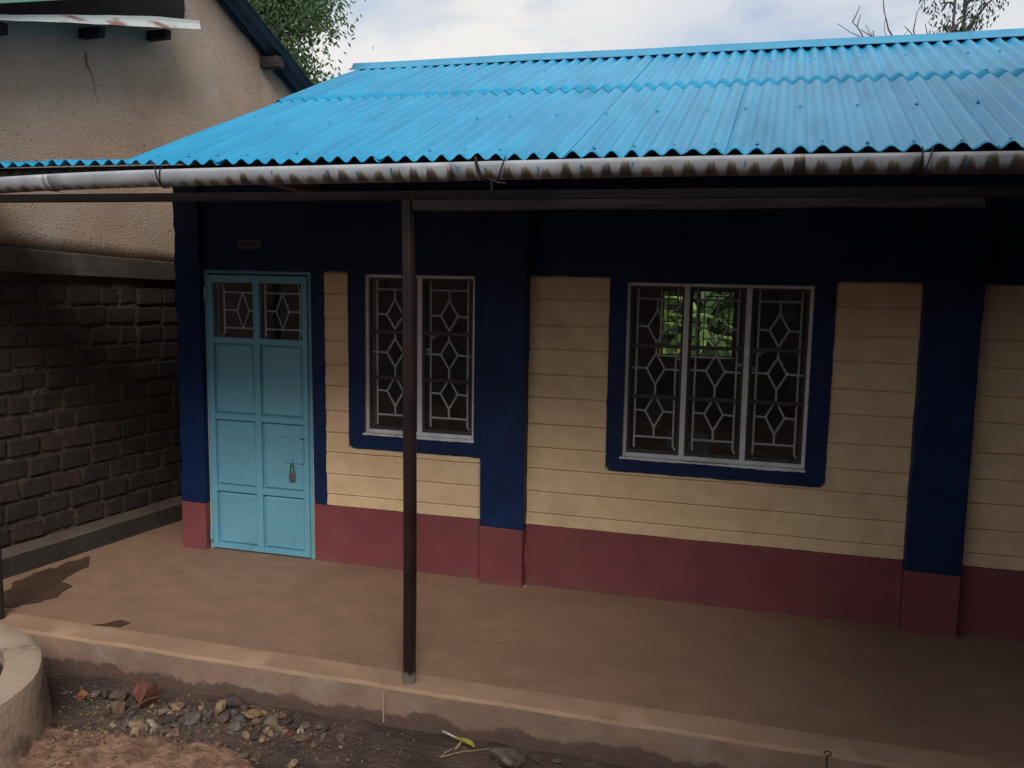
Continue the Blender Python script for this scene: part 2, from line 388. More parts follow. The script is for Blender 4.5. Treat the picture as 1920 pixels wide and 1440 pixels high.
# ground: dark damp mud, with a bank of dry reddish earth towards the round planter
mat('ground', (0.095, 0.062, 0.046), (0.065, 0.043, 0.033), 5, 0.85, 0.9, 28, c3=(0.05, 0.034, 0.027), s3=2.2, lo3=.45, hi3=.62, rough2=.6, bdist=0.03)
d = mt_nodes['ground']; n = d['n']; l = d['l']
at = n("ShaderNodeAttribute"); at.attribute_name = "dry"
qn = n("ShaderNodeTexNoise"); qn.inputs['Scale'].default_value = 6; qn.inputs['Detail'].default_value = 8; l(d['g'].outputs['Position'], qn.inputs['Vector'])
dm = n("ShaderNodeMapRange"); dm.interpolation_type = 'SMOOTHSTEP'; dm.inputs[1].default_value = 0.42; dm.inputs[2].default_value = 0.62
l(mth('ADD', at.outputs['Fac'], mth('MULTIPLY_ADD', qn.outputs[0], 0.5, -0.25)), dm.inputs[0])
q2 = n("ShaderNodeTexNoise"); q2.inputs['Scale'].default_value = 11; q2.inputs['Detail'].default_value = 6; l(d['g'].outputs['Position'], q2.inputs['Vector'])
dry = d['mix'](d['ramp'](q2.outputs[0], .38, .62).outputs[0], (0.27, 0.155, 0.10), (0.155, 0.085, 0.055))
l(d['mix'](dm.outputs[0], d['color'], dry), d['b'].inputs['Base Color'])

# ------------------------------------------------------------------ ground and veranda
def bank(x, y):
    """0..1: how far a spot belongs to the dry bank in front of the planter"""
    edge = -2.19 - 0.05 * math.sin(3 * x) - 0.10 * max(0, x - 1.3) + 0.06 * fbm(x, y, 3, 3)
    a = max(0.0, min(1.0, (edge - y) / 0.10))
    b = max(0.0, min(1.0, (1.95 - 0.35 * (y + 2.3) - x) / 0.20))
    return a * b
def ground_z(x, y):
    z = -0.205 + 0.014 * fbm(x, y, 0, 2.3) + 0.006 * fbm(x, y, 5, 9)
    if -3 < x < 8 and -4 < y < -1.5:
        z += 0.045 * bank(x, y) + bank(x, y) * (0.014 * fbm(x, y, 9, 11) + .012 * fbm(x, y, 2, 5))
        z += 0.018 * math.exp(-((x - 1.2) / .55) ** 2 - ((y + 2.02) / .16) ** 2)      # gravel heap
    return z
xs = [-250, -100, -40, -15, -6] + [-2 + i * 0.5 for i in range(4)] + [0 + i * 0.022 for i in range(150)] + [3.3 + i * 0.1 for i in range(20)] + [5.5, 7, 10, 20, 50, 120, 260]
ys = [-250, -100, -40, -15, -7, -5, -4] + [-3.3 + i * 0.1 for i in range(6)] + [-2.7 + i * 0.02 for i in range(52)] + [-1.6, -.8, 0, 1, 2.5, 5, 8, 12, 20, 40, 100, 300]
gm = bpy.data.meshes.new("ground")
gv = [(x, y, ground_z(x, y)) for y in ys for x in xs]
nx = len(xs)
gm.from_pydata(gv, [], [(j * nx + i, j * nx + i + 1, (j + 1) * nx + i + 1, (j + 1) * nx + i) for j in range(len(ys) - 1) for i in range(nx - 1)])
at_ = gm.attributes.new("dry", 'FLOAT', 'POINT')
at_.data.foreach_set('value', [bank(x, y) if (-3 < x < 8 and -4 < y < -1.5) else (0.6 if y < -3 else 0.2) for (x, y, z) in gv])
gm.materials.append(MATS['ground']); gm.shade_smooth()
go = bpy.data.objects.new("ground", gm); col.objects.link(go); tag(go, "dark damp earth ground below the veranda step", kind='structure')

EDGE = -1.715
fl = MB()
fx = [-1.02 + i * 0.25 for i in range(36)]
fl.box(-1.6, 7.6, -1.53, 0.3, -0.3, 0.0)
fl.box(-1.6, -0.2, 0.3, 3.0, -0.3, -0.001)
vf = fl.build("veranda_floor", 'floor'); tag(vf, "red-brown cement veranda floor in front of the classrooms", kind='structure')
lp = MB()
pts = []
nseg = 120
x0, x1 = -0.42, 7.6
prof = []
for i in range(nseg + 1):
    x = x0 + (x1 - x0) * i / nseg
    w = 0.010 * fbm(x, 0, 2, 2.2); w2 = 0.012 * fbm(x, 4, 2, 1.7); w3 = .004 * fbm(x, 8, 1, 9)
    prof.append([(x, -1.528 + w2, 0.003), (x, EDGE + 0.014 + w, 0.004 + w3), (x, EDGE + w + w3, -0.012), (x, EDGE - 0.01 + w, -0.30), (x, -1.528 + w2, -0.30)])
for i in range(nseg):
    pass
k = 5
V = [p for r in prof for p in r]
F = [(i * k + j, i * k + (j + 1) % k, (i + 1) * k + (j + 1) % k, (i + 1) * k + j) for i in range(nseg) for j in range(k)]
F += [tuple(range(k)), tuple(nseg * k + j for j in range(k))]
lpm = MB().poly(V, F).build("step_edge", 'step_face', vf, smooth=True)
lpm.data.materials.append(MATS['lip'])
for p in lpm.data.polygons:
    if p.index < nseg * k and p.index % k in (0, 1): p.material_index = 1
tag(lpm, "paler cement lip and muddy riser of the veranda step")
# expansion joint filled with pale mortar on the riser
MB().box(2.199, 2.206, EDGE - 0.0125, EDGE + 0.03, -0.19, -0.03).build("mortar_joint", 'drum', vf)

def patch(name, pts, z, label):
    P = []
    n_ = len(pts)
    for i in range(n_):
        a = Vector(pts[i]); b = Vector(pts[(i + 1) % n_])
        for j in range(9):
            q = a.lerp(b, j / 9)
            P.append((q.x + .03 * fbm(q.x, q.y, 1, 8) + .008 * fbm(q.x, q.y, 2, 31), q.y + .03 * fbm(q.x, q.y, 4, 8) + .008 * fbm(q.x, q.y, 6, 31), z))
    o = MB().poly(P, [tuple(range(len(P)))]).build(name, 'wet', None)
    tag(o, label, kind='structure'); return o
patch("wet_patch", [(-0.62, -1.62), (-0.48, -1.47), (-0.38, -1.36), (-0.3, -1.21), (-0.36, -1.11), (-0.37, -1.03), (-0.48, -0.98), (-0.54, -0.86), (-0.56, -0.66), (-0.70, -0.48), (-0.76, -0.6), (-0.74, -0.76), (-0.80, -0.9), (-0.78, -1.06), (-0.71, -1.23), (-.8, -1.5)], 0.004, "dark wet patch on the veranda floor beside the brick wall")
patch("wet_patch", [(0.22, -1.525), (0.29, -1.48), (0.35, -1.41), (0.42, -1.43), (0.40, -1.49), (0.31, -1.525)], 0.004, "small dark wet streak near the step edge")

# ------------------------------------------------------------------ classroom block
school = empty("school_building", (2.5, 0, 0))
tag(school, "low classroom block, cream and navy walls, red base and blue corrugated roof", "building")

ZT, ZR = 2.1, 0.424
W1 = (1.288, 2.100, 0.975, 2.092)
W2 = (3.122, 4.262, 0.939, 2.072)
DOOR = (0.0, 0.87, 0.0, 2.1)
XR = 7.4
BACK = 4.5
ZW = 3.15
# front wall core, pierced by door and windows
w = MB()
y0, y1 = 0.010, 0.19
w.box(-0.2, 0.0, y0, y1, -0.25, 2.80)
w.box(0.0, 0.87, y0, y1, ZT, 2.80)
w.box(0.87, W1[0], y0, y1, -0.25, ZW)
w.box(W1[0], W1[1], y0, y1, -0.25, W1[2]); w.box(W1[0], W1[1], y0, y1, ZT, ZW)
w.box(W1[1], W2[0], y0, y1, -0.25, ZW)
w.box(W2[0], W2[1], y0, y1, -0.25, W2[2]); w.box(W2[0], W2[1], y0, y1, ZT, ZW)
w.box(W2[1], XR, y0, y1, -0.25, ZW)
wall = w.build("wall", 'cream', school)
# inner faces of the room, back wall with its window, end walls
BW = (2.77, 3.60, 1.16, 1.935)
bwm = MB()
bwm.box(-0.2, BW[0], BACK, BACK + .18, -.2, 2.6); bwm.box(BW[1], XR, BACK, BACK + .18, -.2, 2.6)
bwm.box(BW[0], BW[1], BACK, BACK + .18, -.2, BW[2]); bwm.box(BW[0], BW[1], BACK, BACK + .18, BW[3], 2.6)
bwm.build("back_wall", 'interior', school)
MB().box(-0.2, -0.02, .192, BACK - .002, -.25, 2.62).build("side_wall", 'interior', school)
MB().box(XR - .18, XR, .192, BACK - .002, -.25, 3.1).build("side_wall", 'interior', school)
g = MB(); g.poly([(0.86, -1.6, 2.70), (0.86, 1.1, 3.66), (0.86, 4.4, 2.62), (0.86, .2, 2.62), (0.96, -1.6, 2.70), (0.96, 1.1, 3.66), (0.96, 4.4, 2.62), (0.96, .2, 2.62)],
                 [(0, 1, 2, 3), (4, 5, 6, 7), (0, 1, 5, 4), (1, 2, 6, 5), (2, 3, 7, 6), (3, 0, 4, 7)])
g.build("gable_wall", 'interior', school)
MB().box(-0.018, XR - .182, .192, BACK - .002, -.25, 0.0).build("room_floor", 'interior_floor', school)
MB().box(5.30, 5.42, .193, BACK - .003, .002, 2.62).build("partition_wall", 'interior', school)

# cream courses: each one a separate lapped strip of render
CZ = [2.1, 1.953, 1.780, 1.623, 1.454, 1.300, 1.120, 0.962, 0.818, 0.660, 0.510, 0.424]
def course(xa, xb, za, zb, seed):
    """one strip of render between two scored lines, its edges slightly uneven, its face a little tilted"""
    b = MB()
    n_ = max(2, int((xb - xa) / 0.09))
    yy = -0.002 + random.uniform(-.0012, .0012)
    ring = []
    for i in range(n_ + 1):
        x = xa + (xb - xa) * i / n_
        e1 = 0.003 * fbm(x, za, 0, 3) + .0012 * fbm(x, za, 0, 13); e2 = 0.003 * fbm(x, zb, 0, 3) + .0012 * fbm(x, zb, 0, 13)
        ring.append([(x, 0.010, za + .002 + e1), (x, yy - .003, za + .003 + e1), (x, yy - .002, za + .012), (x, yy + .0015, zb - .013), (x, yy + .004, zb - .005 + e2), (x, 0.010, zb - .004 + e2)])
    k = 6
    V = [p for r in ring for p in r]
    F = [(i * k + j, i * k + (j + 1) % k, (i + 1) * k + (j + 1) % k, (i + 1) * k + j) for i in range(n_) for j in range(k)]
    F += [tuple(range(k)), tuple(n_ * k + j for j in range(k))]
    return b.poly(V, F).build("block", 'cream', wall)
panels = [(0.978, 1.163, ZR, ZT, 0), (2.482, 3.013, ZR, ZT, 4), (4.387, 4.860, ZR, ZT, 5), (5.174, XR, ZR, ZT, 6),
          (1.163, 2.174, ZR, 0.862, 1), (3.013, 4.387, ZR, 0.842, 2)]
for xa, xb, za, zb, sd in panels:
    off = 0.0
    for i in range(len(CZ) - 1):
        hi_ = CZ[i] + (off if 0 < i else 0); lo_ = CZ[i + 1] + (off if i + 1 < len(CZ) - 1 else 0)
        hi_ = min(hi_, zb); lo_ = max(lo_, za)
        if hi_ - lo_ < 0.02: continue
        course(xa + .0, xb, lo_, hi_, sd + i * .37)

# navy band, window surrounds, jambs
def navy(name, pts, yf, seed, amp=.004, sel=None, yb=0.0095, mt_='navy'):
    return MB().prism(wob(pts, amp=amp, seed=seed, sel=sel), yf, yb).build(name, mt_, school, bevel=0.003)
navy("band", [(-0.199, ZT + .001), (0.87, ZT + .001), (0.87, 2.79), (-0.199, 2.79)], -0.010, 1.1, sel=lambda i: i == 0, amp=.003)
navy("band", [(0.871, ZT + .001), (XR, ZT + .001), (XR, ZW - .01), (0.871, ZW - .01)], -0.010, 1.3, sel=lambda i: i == 0, amp=.005)
navy("door_jamb", [(0.885, ZR + .001), (0.985, ZR + .001), (0.978, ZT - .001), (0.876, ZT - .001)], -0.010, 2.2, amp=.005, sel=lambda i: i == 1)
def surround(xa, xb, zb, win, seed, right_wob=True):
    c = 0.03
    pts = [(xa, ZT - .001), (xa + .004, zb + c), (xa + c, zb), (xb - c if right_wob else xb, zb - .004)]
    if right_wob: pts += [(xb - .004, zb + c)]
    pts += [(xb, ZT - .001), (win[1], ZT - .001), (win[1], win[2] - .001), (win[0], win[2] - .001), (win[0], ZT - .001)]
    k = 5 if right_wob else 4
    return navy("window_surround", pts, -0.012, seed, amp=.006, sel=lambda i: i < k - (0 if right_wob else 1))
surround(1.163, 2.173, 0.862, W1, 3.1, False)
surround(3.013, 4.387, 0.842, W2, 4.7)

for wn in (W1, W2): MB().box(wn[0], wn[1], -.0115, .17, wn[3] + .0005, ZT - .0005).build("lintel", 'navy', school)
def pillar(xa, xb, zr, seed, d=-0.083, ztop=ZW - .012):
    p = MB().prism(wob([(xa, zr), (xb, zr - .006), (xb, ztop), (xa, ztop)], amp=.005, seed=seed, sel=lambda i: i in (1, 3)), d, 0.008).build("pillar", 'navy', school, bevel=0.006)
    MB().prism(wob([(xa + .002, -.05), (xb - .002, -.05), (xb - .002, zr - .007), (xa + .002, zr - .001)], amp=.003, seed=seed + 1, sel=lambda i: i in (1, 3)), d - .002, 0.007).build("pillar_base", 'red_paint', p, bevel=0.006)
    return p
pillar(2.174, 2.482, 0.404, 5.5)
pillar(4.862, 5.174, 0.387, 6.5)
# the corner of the wall left of the door, its outer edge broken and lumpy
cp = [(-0.205, 0.36), (-0.0006, 0.36), (-0.0006, 2.098), (-0.0006, 2.785), (-0.205, 2.785)]
p = MB().prism(wob(cp, amp=.016, seed=8.1, step=.03, sel=lambda i: i == 4), -0.055, 0.008).build("pillar", 'navy', school, bevel=0.004)
MB().prism([(-0.207, -.05), (-0.002, -.05), (-0.002, 0.357), (-0.207, 0.359)], -0.060, 0.007).build("pillar_base", 'red_paint', p, bevel=.005)
def skirt(xa, xb, zt, seed):
    MB().prism(wob([(xa, -.05), (xb, -.05), (xb, zt), (xa, zt)], amp=.004, seed=seed, sel=lambda i: i == 2), -0.013, 0.009).build("skirting", 'red_paint', school, bevel=.003)
skirt(0.885, 2.173, ZR - .001, 1.7); skirt(2.483, 4.861, ZR - .001, 2.7); skirt(5.175, XR, ZR - .001, 3.7)

MB().box(5.56, 5.74, -1.70, -.014, .001, 2.45).build("shade_wall", 'navy', school)  # unseen dark wall added past the veranda's right end to block light
# windows: white steel frame, dark glazing bars, glass, a welded diamond grille behind
def grille_casement(b, xa, xb, za, zb, y, seed):
    h = zb - za; wdt = xb - xa
    X = lambda f: xa + wdt * f
    Z = lambda f: zb - h * f
    r = 0.0074
    seg = []
    l_, r_ = .13, .87
    seg += [((l_, .015), (l_, .97)), ((r_, .015), (r_, .95)), ((r_, .95), (r_ + .04, .975))]
    seg += [((l_, .075), (r_, .075)), ((l_, .905), (r_, .905))]
    for top, mid, bot, s0, s1, ext in ((.14, .24, .335, .075, None, 0), (.395, .49, .585, .35, .65, .12), (.645, .745, .845, None, .905, 0)):
        seg += [((.5, top), (.67, mid)), ((.67, mid), (.5, bot)), ((.5, bot), (.33, mid)), ((.33, mid), (.5, top))]
        seg += [((l_ - ext, mid - .003), (.33, mid)), ((.67, mid), (r_ + ext, mid + .004))]
        if s0: seg.append(((.5, s0), (.5, top)))
        if s1: seg.append(((.5, bot), (.5, s1)))
    for (a, c) in seg:
        pa = Vector((X(a[0]), y, Z(a[1]))); pc = Vector((X(c[0]), y, Z(c[1])))
        b.tube([pa, pc], r, 6)
def window(name_win, win, ncas, yf=0.018):
    xa, xb, za, zb = win
    t_ = 0.022
    f = MB()
    f.box(xa + .001, xa + t_, yf, yf + .04, za + .001, zb - .001); f.box(xb - t_, xb - .001, yf, yf + .04, za + .001, zb - .001)
    f.box(xa + t_, xb - t_, yf, yf + .04, za + .001, za + t_ + .004); f.box(xa + t_, xb - t_, yf, yf + .04, zb - t_, zb - .001)
    cw = (xb - xa) / ncas
    for i in range(1, ncas):
        x = xa + cw * i
        f.box(x - .017, x + .017, yf - .003, yf + .038, za + t_ + .004, zb - t_)
    wo = f.build("window", 'frame_white', school, bevel=.003)
    # uneven cement line the frame sits in
    MB().prism(wob([(xa - .014, za - .013), (xb + .004, za - .016), (xb + .006, za + .0), (xa - .012, za + .0)], amp=.006, step=.02, seed=xa * 3, sel=lambda i: i in (0, 2)), -0.016, .016).build("window_sill", 'frame_white', wo)
    for i in range(ncas):
        a = xa + cw * i + (t_ if i == 0 else .017); c = xa + cw * (i + 1) - (t_ if i == ncas - 1 else .017)
        zb_, zt_ = za + t_ + .005, zb - t_ - .001
        s = MB(); q = .016
        y = yf + .010
        s.box(a + .001, a + q, y, y + .022, zb_, zt_); s.box(c - q, c - .001, y, y + .022, zb_, zt_)
        s.box(a + q, c - q, y, y + .022, zb_, zb_ + q + .004); s.box(a + q, c - q, y, y + .022, zt_ - q, zt_)
        s.build("sash", 'steel_dark', wo, bevel=.002)
        for fz in (.352, .655):
            z = zt_ - (zt_ - zb_) * fz
            MB().box(a + q, c - q, y - .002, y + .02, z - .011, z + .011).build("glazing_bar", 'steel_dark', wo, bevel=.002)
        cuts = [zt_ - q, zt_ - (zt_ - zb_) * .352, zt_ - (zt_ - zb_) * .655, zb_ + q]
        for j in range(3):
            MB().box(a + q - .003, c - q + .003, y + .010, y + .0135, cuts[j + 1], cuts[j]).build("pane", 'glass', wo)
        b = MB(); grille_casement(b, a, c, zb_, zt_, y + .032 + .003 * i, i)
        b.build("grille", 'grille_white', wo, smooth=True)
        # casement fastener seen inside the glass
        if i == ncas - 1:
            z = zt_ - (zt_ - zb_) * .37
            MB().box(a + .012, a + .095, y + .045, y + .062, z - .004, z + .010).box(a + .052, a + .068, y + .045, y + .062, z - .022, z - .004).build("stay_arm", 'frame_white', wo)
            z2 = zt_ - (zt_ - zb_) * .465
            MB().box(a + .006, a + .034, y + .045, y + .062, z2 - .008, z2 + .010).build("latch", 'frame_white', wo)
        elif ncas == 3:
            z2 = zt_ - (zt_ - zb_) * (.45 if i else .43)
            MB().box(c - .042, c - .006, y + .045, y + .062, z2 - .007, z2 + .010).build("latch", 'frame_white', wo)
    return wo
window("w1", W1, 2)
window("w2", W2, 3)

# door: steel frame, leaf of welded sheet panels, glazed top with grille
DF = 0.012
f = MB()
f.box(0.0, 0.028, -.004 + DF, .12, -.02, 2.09); f.box(0.842, 0.868, -.004 + DF, .12, -.02, 2.09)
f.box(0.0, 0.868, -.006 + DF, .12, 2.075, 2.099)
door = f.build("door", 'door_blue', school, bevel=.003)
leaf = MB()
lx0, lx1, lz0, lz1 = 0.031, 0.846, 0.012, 2.066
yf = -.014
rows = [(2.012, 1.612), (1.570, 1.040), (1.000, .495), (.455, .045)]
cols = [(0.075, 0.412), (0.462, 0.805)]
leaf.box(lx0, cols[0][0], yf, .03, lz0, lz1); leaf.box(cols[0][1], cols[1][0], yf, .03, lz0, lz1); leaf.box(cols[1][1], lx1, yf, .03, lz0, lz1)
for (ca, cb) in cols:
    zs = [lz1] + [z for r_ in rows for z in r_] + [lz0]
    for i in range(0, len(zs), 2):
        leaf.box(ca, cb, yf + .001, .029, zs[i + 1], zs[i])
lf = leaf.build("door_leaf", 'door_blue', door, bevel=.0025)
for (za, zb) in rows[1:]:
    for (ca, cb) in cols:
        pm = MB()
        # pressed panel: sunk edge, slanted skirt, raised flat field
        i1, i2 = .006, .022
        rg = []
        for ins, y in ((0, .012), (i1, .012), (i2, -.004)):
            rg += [(ca + ins, y, zb + ins), (cb - ins, y, zb + ins), (cb - ins, y, za - ins), (ca + ins, y, za - ins)]
        fs = [(8, 9, 10, 11)]
        for q in (0, 4):
            for j in range(4): fs.append((q + j, q + (j + 1) % 4, q + 4 + (j + 1) % 4, q + 4 + j))
        pm.poly(rg, fs).build("door_panel", 'door_blue', door)
for (ca, cb) in cols:
    MB().box(ca - .002, cb + .002, .006, .0095, rows[0][1], rows[0][0]).build("pane", 'glass', door)
gr = MB(); y = .030
for (ca, cb), (fa, fb) in zip(cols, ((.22, 1.1), (.08, .90))):
    X = lambda q: ca + (cb - ca) * q
    Z = lambda q: rows[0][0] - (rows[0][0] - rows[0][1]) * q
    va, vb = fa, fb
    if ca < .2: gr.tube([(X(va - .05), y, Z(.03)), (X(va), y, Z(.10)), (X(va), y, Z(.90)), (X(va - .06), y, Z(.99))], .0064, 6)
    else:
        gr.tube([(X(va), y, Z(.02)), (X(va), y, Z(.98))], .0064, 6)
        gr.tube([(X(vb - .05), y, Z(.03)), (X(vb), y, Z(.10)), (X(vb), y, Z(.90)), (X(vb - .03), y, Z(.99))], .0064, 6)
    for q in (.18, .83): gr.tube([(X(va), y, Z(q)), (X(vb), y, Z(q))], .0064, 6)
    mx_ = (va + min(vb, 1.08)) / 2 + (.0 if ca > .2 else .03)
    dx = .15
    gr.tube([(X(mx_), y, Z(.18)), (X(mx_ + dx), y, Z(.505)), (X(mx_), y, Z(.83)), (X(mx_ - dx), y, Z(.505)), (X(mx_), y, Z(.18))], .0064, 6)
    gr.tube([(X(va), y, Z(.505)), (X(mx_ - dx), y, Z(.505))], .0064, 6); gr.tube([(X(mx_ + dx), y, Z(.505)), (X(vb), y, Z(.505))], .0064, 6)
gr.build("grille", 'grille_white', door, smooth=True)
for z in (1.93, .125):
    MB().tube([(0.024, -.022, z - .05), (0.024, -.022, z + .05)], .011, 8).build("hinge", 'door_blue', door, smooth=True)
MB().box(.772, .835, -.024, -.006, .903, .914).box(.803, .811, -.014, -.0045, .722, .903).box(.62, .69, -.012, -.0045, .902, .912).box(.64, .803, -.012, -.0045, .712, .719).build("bolt_plate", 'door_blue', door)
hs = MB(); hs.tube([(0.712, -.006, .735), (0.712, -.022, .735), (0.712, -.022, .700), (0.712, -.006, .700)], .0045, 6); hs.build("hasp", 'door_blue', door, smooth=True)
pk = MB().box(.692, .738, -.034, -.014, .585, .645).build("padlock", 'brass', None, origin=(.715, -.024, .585), bevel=.006)
sh = MB(); sh.tube([(.702, -.024, .64), (.702, -.024, .69)] + [(.715 - .013 * math.cos(a), -.024, .69 + .016 * math.sin(a)) for a in [R(25 * i) for i in range(1, 8)]] + [(.728, -.024, .64)], .004, 6)
sh.build("shackle", 'steel_dark', pk, smooth=True)
tag(pk, "small worn padlock hanging from the hasp of the turquoise door", "padlock")

# nameplate above the door
sg = MB().prism(wob([(.303, 2.258), (.492, 2.256), (.494, 2.316), (.301, 2.318)], amp=.001, seed=3), -.018, -.0105).build("door_sign", 'sign_plate', None, origin=(.398, -.011, 2.256))
tag(sg, "small faded nameplate on the navy band above the door", "sign")
fc = bpy.data.curves.new("lettering", 'FONT'); fc.body = "GRADE 2"; fc.size = .043; fc.align_x = 'CENTER'; fc.align_y = 'CENTER'; fc.extrude = .0006; fc.offset = .0006
fo = bpy.data.objects.new("lettering_src", fc); col.objects.link(fo)
bpy.context.view_layer.update()
me = bpy.data.meshes.new_from_object(fo.evaluated_get(bpy.context.evaluated_depsgraph_get()))
bpy.data.objects.remove(fo)
me.materials.clear(); me.materials.append(MATS['sign_ink'])
lo = bpy.data.objects.new("lettering", me); col.objects.link(lo); lo.parent = sg
lo.location = (0, -.0080, .031); lo.rotation_euler = (R(90), 0, 0)

# ------------------------------------------------------------------ roof
EY, EZ, SL = -1.80, 2.653, 0.3642
RY = 1.08
roof = empty("roof", (2.5, EY, EZ), school)
def sheet(xa, xb, ya, yb, zfun, seed, lift0=0.0, lift1=0.0, ragged=True, name="roof_sheet", mt_='roof_blue', par=None, ny=9):
    """a corrugated sheet, its waves dented and sagging a little; lift0/lift1 raise its left/right edge over the next sheet"""
    n_ = max(4, int(round((xb - xa) / PITCH * 8)))
    yl = [ya + (yb - ya) * (j / ny) for j in range(ny + 1)]
    if ragged: yl = [ya, ya + .03, ya + .09] + yl[1:]
    V = []; F = []
    for j, y in enumerate(yl):
        for i in range(n_ + 1):
            x = xa + (xb - xa) * i / n_
            ph = x / PITCH * 2 * math.pi
            ci = round(x / PITCH)
            amp = 0.0135
            near = max(0.0, 1 - (y - ya) / .22) if ragged else 0
            amp *= 1 + near * .55 * noise.noise(Vector((ci * 1.7, seed * .3, 2.2)))
            z = zfun(y) + amp * math.cos(ph)
            z += 0.006 * fbm(x, y, 1.7, 1.3) + near * .007 * fbm(x, 0, 4.4, 3.2)
            fr = (x - xa) / (xb - xa)
            z += lift0 * max(0, 1 - fr * 9) + lift1 * max(0, 1 - (1 - fr) * 9)
            yo = y + (near * .012 * fbm(x, 3, seed, 4) if j == 0 else 0)
            V.append((x, yo, z))
    w_ = n_ + 1
    F = [(j * w_ + i, j * w_ + i + 1, (j + 1) * w_ + i + 1, (j + 1) * w_ + i) for j in range(len(yl) - 1) for i in range(n_)]
    o = MB().poly(V, F).build(name, mt_, par or roof, smooth=False)
    o.data.shade_smooth()
    s_ = o.modifiers.new("s", 'SOLIDIFY'); s_.thickness = 0.0016; s_.offset = 1
    return o
ZM = lambda y: EZ + (y - EY) * SL
seams = [0.80, 1.33, 2.205, 3.05, 3.78, 4.83, 5.70, 6.58, 7.5]
for i in range(len(seams) - 1):
    a, b = seams[i], seams[i + 1] + .04
    if i >= 2: b = (math.floor(b / PITCH) + .55) * PITCH
    sheet(a, b, EY + random.uniform(-.012, .012), -0.14, lambda y: ZM(y) + .005 - .0012 * i, i * 3.3, lift0=0, lift1=.008 if i < 2 else .003)
    sh2 = .05 * math.sin(i * 2.3)
    ux0 = 0.64 + (a - 0.80) if i == 0 else a + sh2 * 0 
    sheet(a if i else .75, b, -0.25 + random.uniform(-.008, .008), RY + .02, lambda y: ZM(y) + .0070 - .0012 * i, i * 5.1 + 2, lift1=.006 if i < 2 else .003, ragged=False)
# low-pitched sheets over the left corner, between this roof and the neighbouring wall
ZL = lambda y: 2.662 + (y - EY) * 0.121
sheet(-1.0, -0.23, EY + .005, -1.05, ZL, 2, ragged=True, ny=3)
sheet(-0.26, 0.84, EY + .005, 1.08, ZL, 5, ragged=True)
# rear slope
ZB = lambda y: ZM(RY) - (y - RY) * 0.325
for a, b in ((0.80, 4.2), (4.16, 7.5)): sheet(a, b, RY, 5.0, ZB, a, ragged=False)
sheet(-.3, .84, 1.08, 5.0, lambda y: ZL(1.08) - (y - 1.08) * .13, 3, ragged=False)
# ridge capping
rc = MB()
rzv = ZM(RY)
prof = [(-.115, -.115 * SL + .020), (-.11, -.11 * SL + .017), (-.05, -.05 * SL + .028), (-.025, .045), (0, .050), (.025, .042), (.05, -.05 * .325 + .034), (.15, -.15 * .325 + .02)]
xr = [0.70 + i * .17 for i in range(41)]
V = [(x, RY + a + .004 * fbm(x, 0, 1, 2), rzv + b_ + .006 * fbm(x, 0, 6, 1.1) + (.004 * noise.noise(Vector((x * 5, 0, 1))) if k < 2 else 0)) for x in xr for k, (a, b_) in enumerate(prof)]
k = len(prof)
F = [(i * k + j, i * k + j + 1, (i + 1) * k + j + 1, (i + 1) * k + j) for i in range(len(xr) - 1) for j in range(k - 1)]
ro = MB().poly(V, F).build("ridge_cap", 'ridge_blue', roof); ro.data.shade_smooth()
s_ = ro.modifiers.new("s", 'SOLIDIFY'); s_.thickness = .0015
# roofing nails with their washers: too small to pick apart singly
nl = MB()
def nail(x, y, zf):
    x = round(x / PITCH) * PITCH
    z = zf(y) + .0135 + .006
    nl.tube([(x, y - .0, z - .005), (x, y, z + .001)], [.010, .0085], 7); nl.tube([(x, y, z + .001), (x, y, z + .005)], .0045, 6)
for y, st in ((-1.74, .175), (-1.02, .26), (-.20, .175), (.42, .26), (.95, .35)):
    x = 0.95 + random.uniform(0, .1)
    while x < 7.3:
        nail(x, y + random.uniform(-.02, .02), ZM); x += st * random.choice((.8, 1, 1, 1.2))
for x in (-.6, -.3, 0, .3, .6): nail(x, -1.73, ZL)
tag(nl.build("roofing_nails", 'ridge_blue', roof, smooth=True), kind='stuff')
# rafters and purlins
for i in range(9):
    x = 1.05 + i * .78
    MB().poly([(x + dx, y, ZM(y) - .077 - dz) for dx in (0, .05) for y in (-1.42, 1.05) for dz in (0, .09)], [(0, 1, 3, 2), (4, 6, 7, 5), (0, 4, 5, 1), (2, 3, 7, 6), (0, 2, 6, 4), (1, 5, 7, 3)]).build("rafter", 'timber', roof)
for y in (-1.72, -1.02, -.2, .42, .95):
    MB().box(.82, 7.4, y - .025, y + .025, ZM(y) - .076, ZM(y) - .034).build("purlin", 'timber', roof)
MB().box(-.85, .83, -1.745, -1.695, 2.605, 2.648).build("purlin", 'timber', roof)

# veranda beam, board under it, posts
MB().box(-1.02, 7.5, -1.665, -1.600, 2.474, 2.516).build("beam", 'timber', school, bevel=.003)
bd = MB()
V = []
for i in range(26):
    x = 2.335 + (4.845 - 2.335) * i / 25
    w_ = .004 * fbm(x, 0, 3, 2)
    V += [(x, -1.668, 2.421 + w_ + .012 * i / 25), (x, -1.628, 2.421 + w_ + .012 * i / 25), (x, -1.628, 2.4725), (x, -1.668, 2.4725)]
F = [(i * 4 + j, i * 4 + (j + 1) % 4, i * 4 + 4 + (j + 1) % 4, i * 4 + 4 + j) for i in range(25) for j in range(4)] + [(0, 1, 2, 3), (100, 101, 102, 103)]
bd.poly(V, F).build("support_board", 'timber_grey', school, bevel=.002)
def post(x, y, r, top=2.472, mt_='post_red'):
    MB().tube([(x + .004 * math.sin(z * 2), y, z) for z in (-.02, .5, 1.0, 1.6, 2.1, top)], r, 20).build("veranda_post", mt_, school, smooth=True)
post(2.308, -1.633, .0345)
post(-.372, -1.62, .0345, mt_='post_dark')
post(6.6, -1.633, .0345)
